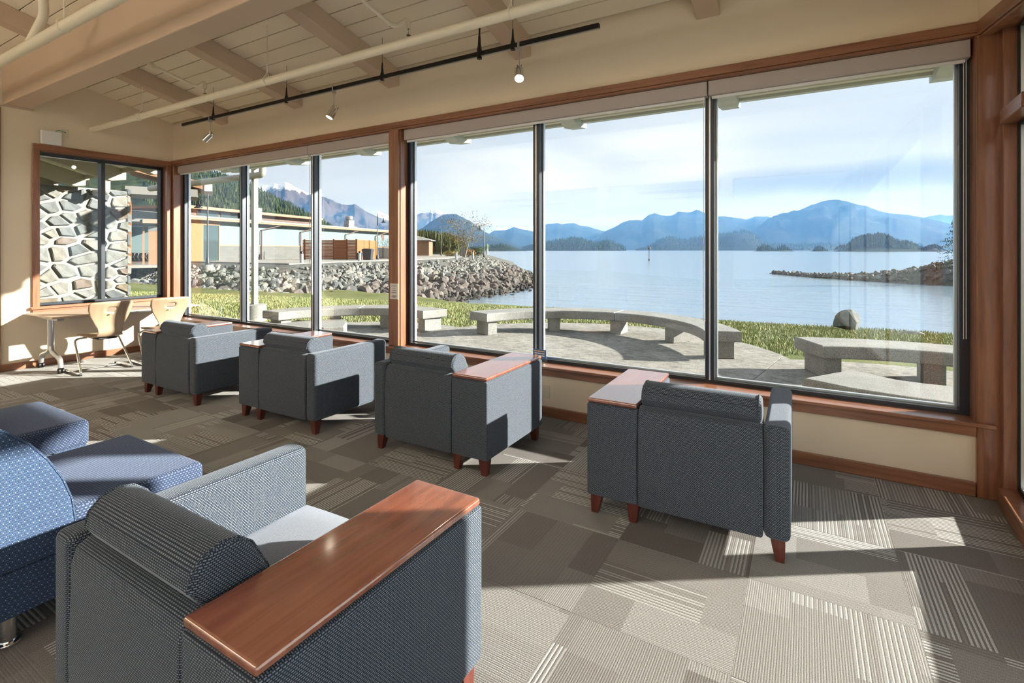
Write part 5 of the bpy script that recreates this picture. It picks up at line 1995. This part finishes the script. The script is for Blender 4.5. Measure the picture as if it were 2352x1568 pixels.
putw('roof', bm, M['roofgrey'], t)

# channel marker
p = survey(1491, 601, 170)
t = thing('channel_marker', 'slender day marker pole standing in the open water', 'marker', (p.x, p.y, SEA))
put('pole', add_tube(B(), [(0, 0, -0.5), (0, 0, 3.9)], 0.11, 8), M['lampblack'], t)
put('skirt', add_lathe(B(), [(0.3, -0.3), (0.28, 0.5), (0.12, 0.8)], 10), M['lampblack'], t)
put('basket', add_lathe(B(), [(0.2, 3.8), (0.52, 3.95), (0.52, 4.5), (0.40, 4.6), (0.12, 4.65), (0.12, 4.95), (0.05, 5.0)], 12), plain('marker_grey', (0.07, 0.077, 0.07), 0.6), t)
p = survey(1119, 573, 250)
t = thing('harbour_light', 'tiny green and white harbour light at the end of the embankment', 'beacon', (p.x, p.y, SEA))
put('tower', add_lathe(B(), [(0.5, 0.0), (0.5, 4.2)], 10), M['whitepaint'], t)
put('lantern', add_lathe(B(), [(0.5, 4.2), (0.5, 6.2), (0.2, 6.6)], 10), plain('marker_green', (0.1125, 0.2025, 0.0675), 0.6), t)


# ------------------------------------------------------------------ trees and shrubs by the forecourt
def leafy(name, spots, size, mat, parent, seed, flat=False):
    r = random.Random(seed)
    V, Fc = [], []
    for p in spots:
        n_ = Vector((r.gauss(0, 1), r.gauss(0, 1), r.gauss(0, 1))).normalized()
        a = n_.orthogonal().normalized() * size * r.uniform(0.6, 1.3)
        b = n_.cross(a)
        k = len(V)
        V += [tuple(p - a), tuple(p - b * 0.6), tuple(p + a), tuple(p + b * 0.6)]
        Fc.append((k, k + 1, k + 2, k + 3))
    me = bpy.data.meshes.new(name)
    me.from_pydata(V, [], Fc)
    o = link_mesh(name, me, mat, parent)
    o['kind'] = 'stuff'
    return o


M['bark'] = plain('pale_alder_bark', (0.234, 0.225, 0.207), 0.85, var=0.2, scale=4)
mm_ = Mat('autumn_leaves')
g_ = mm_.n('ShaderNodeNewGeometry')
M['autumn'] = mm_.pbr(mm_.ramp(g_.outputs['Random Per Island'], [(0.0, (0.084, 0.0672, 0.0252)), (0.5, (0.1386, 0.1092, 0.0378)), (1.0, (0.1932, 0.1428, 0.0588))]), 0.9, 0, 0.1)
mm_ = Mat('yellow_shrub_leaves')
g_ = mm_.n('ShaderNodeNewGeometry')
M['shrub'] = mm_.pbr(mm_.ramp(g_.outputs['Random Per Island'], [(0.0, (0.1008, 0.0924, 0.0252)), (0.5, (0.1764, 0.1386, 0.0378)), (1.0, (0.21, 0.1764, 0.063))]), 0.9, 0, 0.1)
mm_ = Mat('rust_shrub_leaves')
g_ = mm_.n('ShaderNodeNewGeometry')
M['rust'] = mm_.pbr(mm_.ramp(g_.outputs['Random Per Island'], [(0.0, (0.126, 0.063, 0.0252)), (0.6, (0.189, 0.105, 0.042)), (1.0, (0.21, 0.1386, 0.063))]), 0.9, 0, 0.1)
mm_ = Mat('dark_needles')
g_ = mm_.n('ShaderNodeNewGeometry')
M['needle'] = mm_.pbr(mm_.ramp(g_.outputs['Random Per Island'], [(0.0, (0.0147, 0.0273, 0.0084)), (0.6, (0.0315, 0.0483, 0.0147)), (1.0, (0.0546, 0.0672, 0.0252))]), 0.9, 0, 0.1)

p0 = survey(1062, 588, 74)
t = thing('bare_tree', 'nearly bare pale stemmed tree with thin autumn leaves', 'tree', (p0.x, p0.y, ROADZ - 0.1))
r = random.Random(12)
tips = []
for k, (dx, lean) in enumerate(((-0.55, -0.35), (-0.2, -0.1), (0.1, 0.08), (0.45, 0.35), (0.75, 0.9))):
    bm = B()
    base = Vector((RGT.x * dx * 0.5, RGT.y * dx * 0.5, 0))
    top = base + Vector((RGT.x * lean * 1.2, RGT.y * lean * 1.2, r.uniform(4.4, 5.2)))
    mid = (base + top) / 2 + Vector((r.uniform(-.1, .1), r.uniform(-.1, .1), 0))
    add_tube(bm, [base, mid, top], [0.11, 0.075, 0.03], 7)
    for q in range(9):
        f = r.uniform(0.35, 1.0)
        s = base.lerp(top, f)
        an = r.uniform(0, 6.28)
        ln = r.uniform(0.8, 2.5)
        e = s + Vector((math.cos(an) * ln, math.sin(an) * ln, r.uniform(0.2, 1.1)))
        add_tube(bm, [s, (s + e) / 2 + Vector((0, 0, 0.12)), e], [0.028, 0.018, 0.008], 5)
        for w in range(5):
            tips.append(e + Vector((r.gauss(0, .5), r.gauss(0, .5), r.gauss(0, .4))))
        tips.append((s + e) / 2)
    put('trunk', bm, M['bark'], t, 60)
lv = []
for e in tips:
    for q in range(9):
        lv.append(e + Vector((r.gauss(0, .42), r.gauss(0, .42), r.gauss(0, .34))))
leafy('foliage', lv, 0.085, M['autumn'], t, 3)


def shrub(u, v, depth, rx, rz, mat, label, n=700, leaf=0.09, seed=1):
    p = survey(u, v, depth)
    t = thing('shrub', label, 'shrub', (p.x, p.y, ROADZ - 0.1))
    r = random.Random(seed)
    bm = B()
    for k in range(6):
        a = k * 1.05
        add_tube(bm, [(0, 0, 0), (math.cos(a) * rx * 0.3, math.sin(a) * rx * 0.3, rz * 0.6), (math.cos(a) * rx * 0.5, math.sin(a) * rx * 0.5, rz)], 0.03, 5)
    put('stem', bm, M['bark'], t)
    pts = []
    for k in range(n):
        d = Vector((r.gauss(0, 1), r.gauss(0, 1), r.gauss(0, 1))).normalized() * (r.random() ** 0.4)
        pts.append(Vector((d.x * rx, d.y * rx, rz * 0.85 + d.z * rz * 0.8)))
    leafy('foliage', pts, leaf, M[mat], t, seed)
    return t


shrub(1036, 588, 76, 1.5, 0.62, 'shrub', 'yellow shrub left of the bare tree', seed=2)
shrub(1075, 588, 76, 1.3, 0.75, 'rust', 'rust coloured shrub right of the bare tree', seed=3)
shrub(1094, 586, 80, 1.7, 1.05, 'needle', 'dark green bush beside the embankment lamp', n=1300, seed=4)
shrub(962, 575, 120, 3.5, 2.6, 'rust', 'russet treetop showing above the salmon hut', n=900, leaf=0.2, seed=6)

# spruce at the right edge
p = Vector((13.75, 68.6, -0.55))
t = thing('spruce_tree', 'spruce tree at the right edge of the last pane', 'tree', p)
put('trunk', add_tube(B(), [(0, 0, -1), (0, 0, 5.6)], [0.16, 0.03], 7), plain('spruce_bark', (0.084, 0.063, 0.049), 0.9), t)
r = random.Random(3)
pts = []
for k in range(60):
    z = 0.4 + 5.0 * k / 60
    L = (1 - (z / 6.2)) * 2.4 + 0.25
    for q in range(3):
        an = r.uniform(0, 6.28)
        for w in range(22):
            f = r.random()
            pts.append(Vector((math.cos(an) * L * f + r.gauss(0, .06), math.sin(an) * L * f + r.gauss(0, .06), z - 0.35 * f * L * 0.4 + r.gauss(0, .05))))
leafy('foliage', pts, 0.07, M['needle'], t, 8)

# ------------------------------------------------------------------ porch and stone wall outside the end wall window
WX = -14.0
sw = struct(empty('wall_stone'), 'sunlit stone masonry wall outside the end wall window')
M['mortar'] = plain('pale_mortar', (0.2372, 0.2295, 0.2142), 0.95, var=0.06)
Y0, Y1, Z0, Z1 = 2.2, 5.72, -0.3, 2.9
boxed('mortar_bed', M['mortar'], sw, WX - 0.6, WX - 0.035, Y0 - 0.5, Y1 - 0.03, Z0, Z1)
STONES = [(0.0, (0.1638, 0.1704, 0.1671)), (0.17, (0.1245, 0.1343, 0.1376)), (0.33, (0.1867, 0.1802, 0.1638)), (0.5, (0.1474, 0.154, 0.1474)), (0.64, (0.1802, 0.1769, 0.1671)), (0.78, (0.08845, 0.09828, 0.1048)), (0.88, (0.1572, 0.131, 0.09828)), (0.94, (0.1441, 0.1179, 0.1048))]
M['stone'] = rocky('fieldstone', STONES, 1.5)


def voronoi_cells(x0, x1, y0, y1, pts, sx):
    """clip the rectangle by the bisectors towards every other site (x stretched by sx)"""
    cells = []
    for i, p in enumerate(pts):
        poly = [(x0, y0), (x1, y0), (x1, y1), (x0, y1)]
        for j, q in enumerate(pts):
            if i == j or abs(q[0] - p[0]) > 1.6 or abs(q[1] - p[1]) > 1.2:
                continue
            nx_, ny_ = (q[0] - p[0]) / sx / sx, (q[1] - p[1])
            mx, my = (p[0] + q[0]) / 2, (p[1] + q[1]) / 2
            out = []
            for a, b in zip(poly, poly[1:] + poly[:1]):
                da = (a[0] - mx) * nx_ + (a[1] - my) * ny_
                db = (b[0] - mx) * nx_ + (b[1] - my) * ny_
                if da <= 0:
                    out.append(a)
                if da * db < 0:
                    f = da / (da - db)
                    out.append((a[0] + (b[0] - a[0]) * f, a[1] + (b[1] - a[1]) * f))
            poly = out
            if len(poly) < 3:
                break
        if len(poly) >= 3:
            cells.append(poly)
    return cells


r = random.Random(17)
sites = []
big = 0
for want, dmin in ((26, 0.42), (60, 0.25), (130, 0.15)):
    for k in range(4000):
        if len(sites) >= want:
            break
        c = (r.uniform(Y0, Y1), r.uniform(Z0, Z1))
        if all(math.hypot((c[0] - s_[0]) / 1.45, c[1] - s_[1]) > dmin for s_ in sites):
            sites.append(c)
for poly in voronoi_cells(Y0, Y1, Z0, Z1, sites, 1.5):
    cx = sum(p[0] for p in poly) / len(poly)
    cz = sum(p[1] for p in poly) / len(poly)
    clean = []
    for p in poly:
        if not clean or math.hypot(p[0] - clean[-1][0], p[1] - clean[-1][1]) > 0.05:
            clean.append(p)
    if len(clean) < 3:
        continue
    rad = min(math.hypot(p[0] - cx, p[1] - cz) for p in clean)
    k = max(0.6, 1 - 0.026 / max(rad, 0.05))
    loc = [((p[0] - cx) * k * r.uniform(0.86, 1.0), (p[1] - cz) * k * r.uniform(0.86, 1.0)) for p in clean]
    dpt = r.uniform(0.02, 0.06)
    bm = B()
    lo = [bm.verts.new((-0.06, a, b)) for a, b in loc]
    m1 = [bm.verts.new((dpt * 0.6, a * 0.985, b * 0.985)) for a, b in loc]
    hi = [bm.verts.new((dpt + r.uniform(-0.008, 0.008), a * 0.86, b * 0.86)) for a, b in loc]
    n_ = len(loc)
    for A_, B_ in ((lo, m1), (m1, hi)):
        for i in range(n_):
            bm.faces.new((A_[i], A_[(i + 1) % n_], B_[(i + 1) % n_], B_[i]))
    bm.faces.new(hi)
    bm.faces.new(lo[::-1])
    bmesh.ops.recalc_face_normals(bm, faces=bm.faces)
    put('stone', bm, M['stone'], sw, loc=(WX - 0.02, cx, cz))
# stones of the end face
zz = Z0
while zz < Z1:
    h = r.uniform(0.16, 0.34)
    bm = add_box(B(), -0.55, 0.03, -0.03, 0.06 + r.uniform(0, 0.03), -h / 2 + 0.012, h / 2 - 0.012, 0.03, 1)
    put('stone', bm, M['stone'], sw, loc=(WX - 0.03, Y1 - 0.03, zz + h / 2))
    zz += h

po = thing('porch_roof', 'sloping porch roof with grey timber rafters outside the end wall window', 'porch', (-10.3, 4.6, PZ))
M['rafter'] = plain('grey_brown_timber', (0.34, 0.30, 0.23), 0.7)
M['soffit2'] = plain('cream_soffit_boards', (0.80, 0.77, 0.68), 0.7)


def porch_z(y):
    return 3.17 + 0.28 * (4.75 - y)


for xr in (-10.30, -12.0, -13.72, -15.45, -17.2):
    pts = [(4.85, 2.93), (4.85, porch_z(4.85) - 0.02), (1.2, porch_z(1.2) - 0.02), (1.2, porch_z(1.2) - 0.33), (4.60, porch_z(4.60) - 0.33)]
    putw('rafter', add_prism(B(), pts, 'x', xr - 0.17, xr, 0.008, 1), M['rafter'], po)
for k in range(17):
    ya = 4.75 - k * 0.21
    yb = ya - 0.203
    pts = [(ya, porch_z(ya) - 0.02), (ya, porch_z(ya) + 0.02), (yb, porch_z(yb) + 0.02), (yb, porch_z(yb) - 0.02)]
    putw('soffit_board', add_prism(B(), pts, 'x', -18.0, -9.5), M['soffit2'], po)
putw('roof_deck', add_prism(B(), [(4.78, porch_z(4.78) + 0.03), (4.78, porch_z(4.78) + 0.2), (1.1, porch_z(1.1) + 0.2), (1.1, porch_z(1.1) + 0.03)], 'x', -18.2, -9.45), M['roofgrey'], po)
putw('fascia', add_box(B(), -18.2, -9.45, 4.75, 4.79, 3.06, 3.34), M['rafter'], po)
pp = thing('porch_post', 'pale porch post on a concrete footing with an elbow gutter pipe', 'post', (-11.17, 7.09, PZ))
M['gutterpipe'] = plain('cream_gutter_pipe', (0.333, 0.3195, 0.2745), 0.5)
putw('post', add_box(B(), -11.21, -11.10, 7.03, 7.13, 0.22, 3.45), M['gutterpipe'], pp)
putw('footing', add_lathe(B(), [(0.26, 0.0), (0.25, 0.38), (0.19, 0.40)], 20, (-11.17, 7.09, PZ - 0.02)), M['bench'], pp, None, 40)
putw('gutter_pipe', add_tube(B(), fillet([(-15, 6.6, 3.12), (-11.0, 7.02, 3.22), (-10.82, 7.06, 3.24), (-10.82, 7.06, 3.62)], 0.12, 6), 0.075, 14), M['gutterpipe'], pp, None, 40)
putw('roof_corner', add_box(B(), -11.45, -10.72, 6.92, 7.2, 3.45, 3.58), M['rafter'], pp)
putw('wall_pipe', add_tube(B(), fillet([(-18, 5.05, 2.80), (-13.6, 5.05, 2.80), (-13.45, 5.05, 2.80), (-13.45, 5.05, 3.15)], 0.12, 5), 0.075, 12), M['gutterpipe'], po, None, 40)

# canoe shelter beyond the lawn, seen past the stone wall
s0 = survey(352, 606, 36)
sh = thing('canoe_shelter', 'open shelter with an orange post seen past the stone wall', 'shelter', (s0.x, s0.y, 0.45))
sf = bearing(352).normalized()
sd = Vector((sf.y, -sf.x))
p = Vector((s0.x, s0.y))


def sbox(name, mat, a0, a1, b0, b1, z0, z1):
    pts = [p + sd * a0 + sf * b0, p + sd * a1 + sf * b0, p + sd * a1 + sf * b1, p + sd * a0 + sf * b1]
    return putw(name, add_prism(B(), [tuple(v) for v in pts], 'z', z0, z1), mat, sh)


sbox('post', M['orange'], -0.28, 0.28, -0.28, 0.28, 0.45, 2.85)
sbox('post_cap', M['galv'], -0.3, 0.3, -0.3, 0.3, 2.85, 3.2)
sbox('downspout', M['orange'], -0.62, -0.50, -0.2, -0.1, 0.45, 3.3)
sbox('back_wall', M['teal'], -7.0, 0.85, 5.0, 5.2, 1.2, 3.3)
sbox('wainscot', M['brownfascia'], -7.0, 0.85, 4.95, 5.2, 0.45, 1.25)
sbox('roof', M['roofgrey'], -7.5, 1.0, -1.2, 6.0, 3.45, 3.65)
sbox('fascia', plain('pale_salmon_fascia', (0.324, 0.225, 0.171), 0.6), -0.6, 1.0, -1.3, -1.2, 3.35, 3.62)
sbox('floor', M['road'], -8.0, 1.2, -3.0, 6.0, 0.3, 0.47)
# canoe
s1 = survey(322, 589, 38.5)
cn = thing('carved_canoe', 'long dark canoe painted with white curved bands under the shelter', 'canoe', (s1.x, s1.y, 0.50), YAW)
bm = B()
prof = []
for i in range(25):
    f = i / 24 * 2 - 1
    w = 0.55 * (1 - abs(f) ** 2.4) + 0.03
    sheer = 0.75 + 0.45 * abs(f) ** 3
    keel = 0.10 + 0.35 * abs(f) ** 4
    prof.append([bm.verts.new((f * 3.0, yy * w, zz)) for yy, zz in ((-1, sheer), (-0.9, keel + (sheer - keel) * 0.5), (-0.45, keel + 0.08), (0, keel), (0.45, keel + 0.08), (0.9, keel + (sheer - keel) * 0.5), (1, sheer))])
for a, b in zip(prof, prof[1:]):
    for k in range(6):
        bm.faces.new((a[k], a[k + 1], b[k + 1], b[k]))
hull = put('hull', bm, M['black'], cn, 60)
md = hull.modifiers.new('t', 'SOLIDIFY')
md.thickness = 0.04
for k in range(11):
    x0 = -1.6 + k * 0.30
    f = x0 / 3.0
    w = 0.55 * (1 - abs(f) ** 2.4) + 0.06
    bm = B()
    add_tube(bm, [(x0 + 0.16, -w - 0.01, 0.74), (x0 + 0.04, -w * 0.95 - 0.01, 0.46), (x0, -w * 0.52 - 0.02, 0.20)], 0.030, 6)
    put('painted_band', bm, M['whitepaint'], cn)
bm = B()
for cxx, rr in ((2.0, 0.20), (2.35, 0.13), (-2.1, 0.18)):
    w = 0.55 * (1 - abs(cxx / 3) ** 2.4) + 0.06
    add_tube(bm, [(cxx + rr * math.cos(a), -w, 0.66 + rr * math.sin(a)) for a in [k * math.pi / 8 for k in range(17)]], 0.028, 6)
put('painted_eye', bm, M['whitepaint'], cn)
for xx in (-1.4, 1.4):
    boxed('cradle', M['cedar'], cn, xx - 0.08, xx + 0.08, -0.4, 0.4, -0.05, 0.16)

# high salmon canopy showing over the entrance
k0 = survey(478, 440, 34)
sf = bearing(480).normalized()
sd = Vector((sf.y, -sf.x))
ca = thing('entrance_canopy', 'high salmon edged canopy roof in the corner of the leftmost pane', 'canopy', (k0.x, k0.y, ROADZ))
p = Vector((k0.x, k0.y))


def cbox(name, mat, a0, a1, b0, b1, z0, z1):
    pts = [p + sd * a0 + sf * b0, p + sd * a1 + sf * b0, p + sd * a1 + sf * b1, p + sd * a0 + sf * b1]
    return putw(name, add_prism(B(), [tuple(v) for v in pts], 'z', z0, z1), mat, ca)


bm = B()
za, zb = zof(411, 34), zof(420, 34)
vsx = []
for a0, zt in ((-4.5, za + 0.8), (-0.18, zb)):
    q = p + sd * a0
    for bb in (0.0, 3.5):
        for zz in (zt, zt - 0.48):
            vsx.append(bm.verts.new((q.x + sf.x * bb, q.y + sf.y * bb, zz)))
for f in ((0, 1, 5, 4), (2, 6, 7, 3), (0, 4, 6, 2), (1, 3, 7, 5), (0, 2, 3, 1), (4, 5, 7, 6)):
    bm.faces.new([vsx[i] for i in f])
bmesh.ops.recalc_face_normals(bm, faces=bm.faces)
putw('fascia', bm, M['orange'], ca)
cbox('gutter_end', M['whitepaint'], -0.22, 0.25, -0.05, 3.4, zof(439, 34), zof(421, 34))
cbox('soffit', plain('grey_soffit', (0.2025, 0.1935, 0.18), 0.8), -4.5, -0.6, 0.1, 3.4, zof(453, 34), zof(436, 34))
cbox('support_post', M['cedar'], -4.5, -4.25, 0.6, 0.9, ROADZ, zof(453, 34))
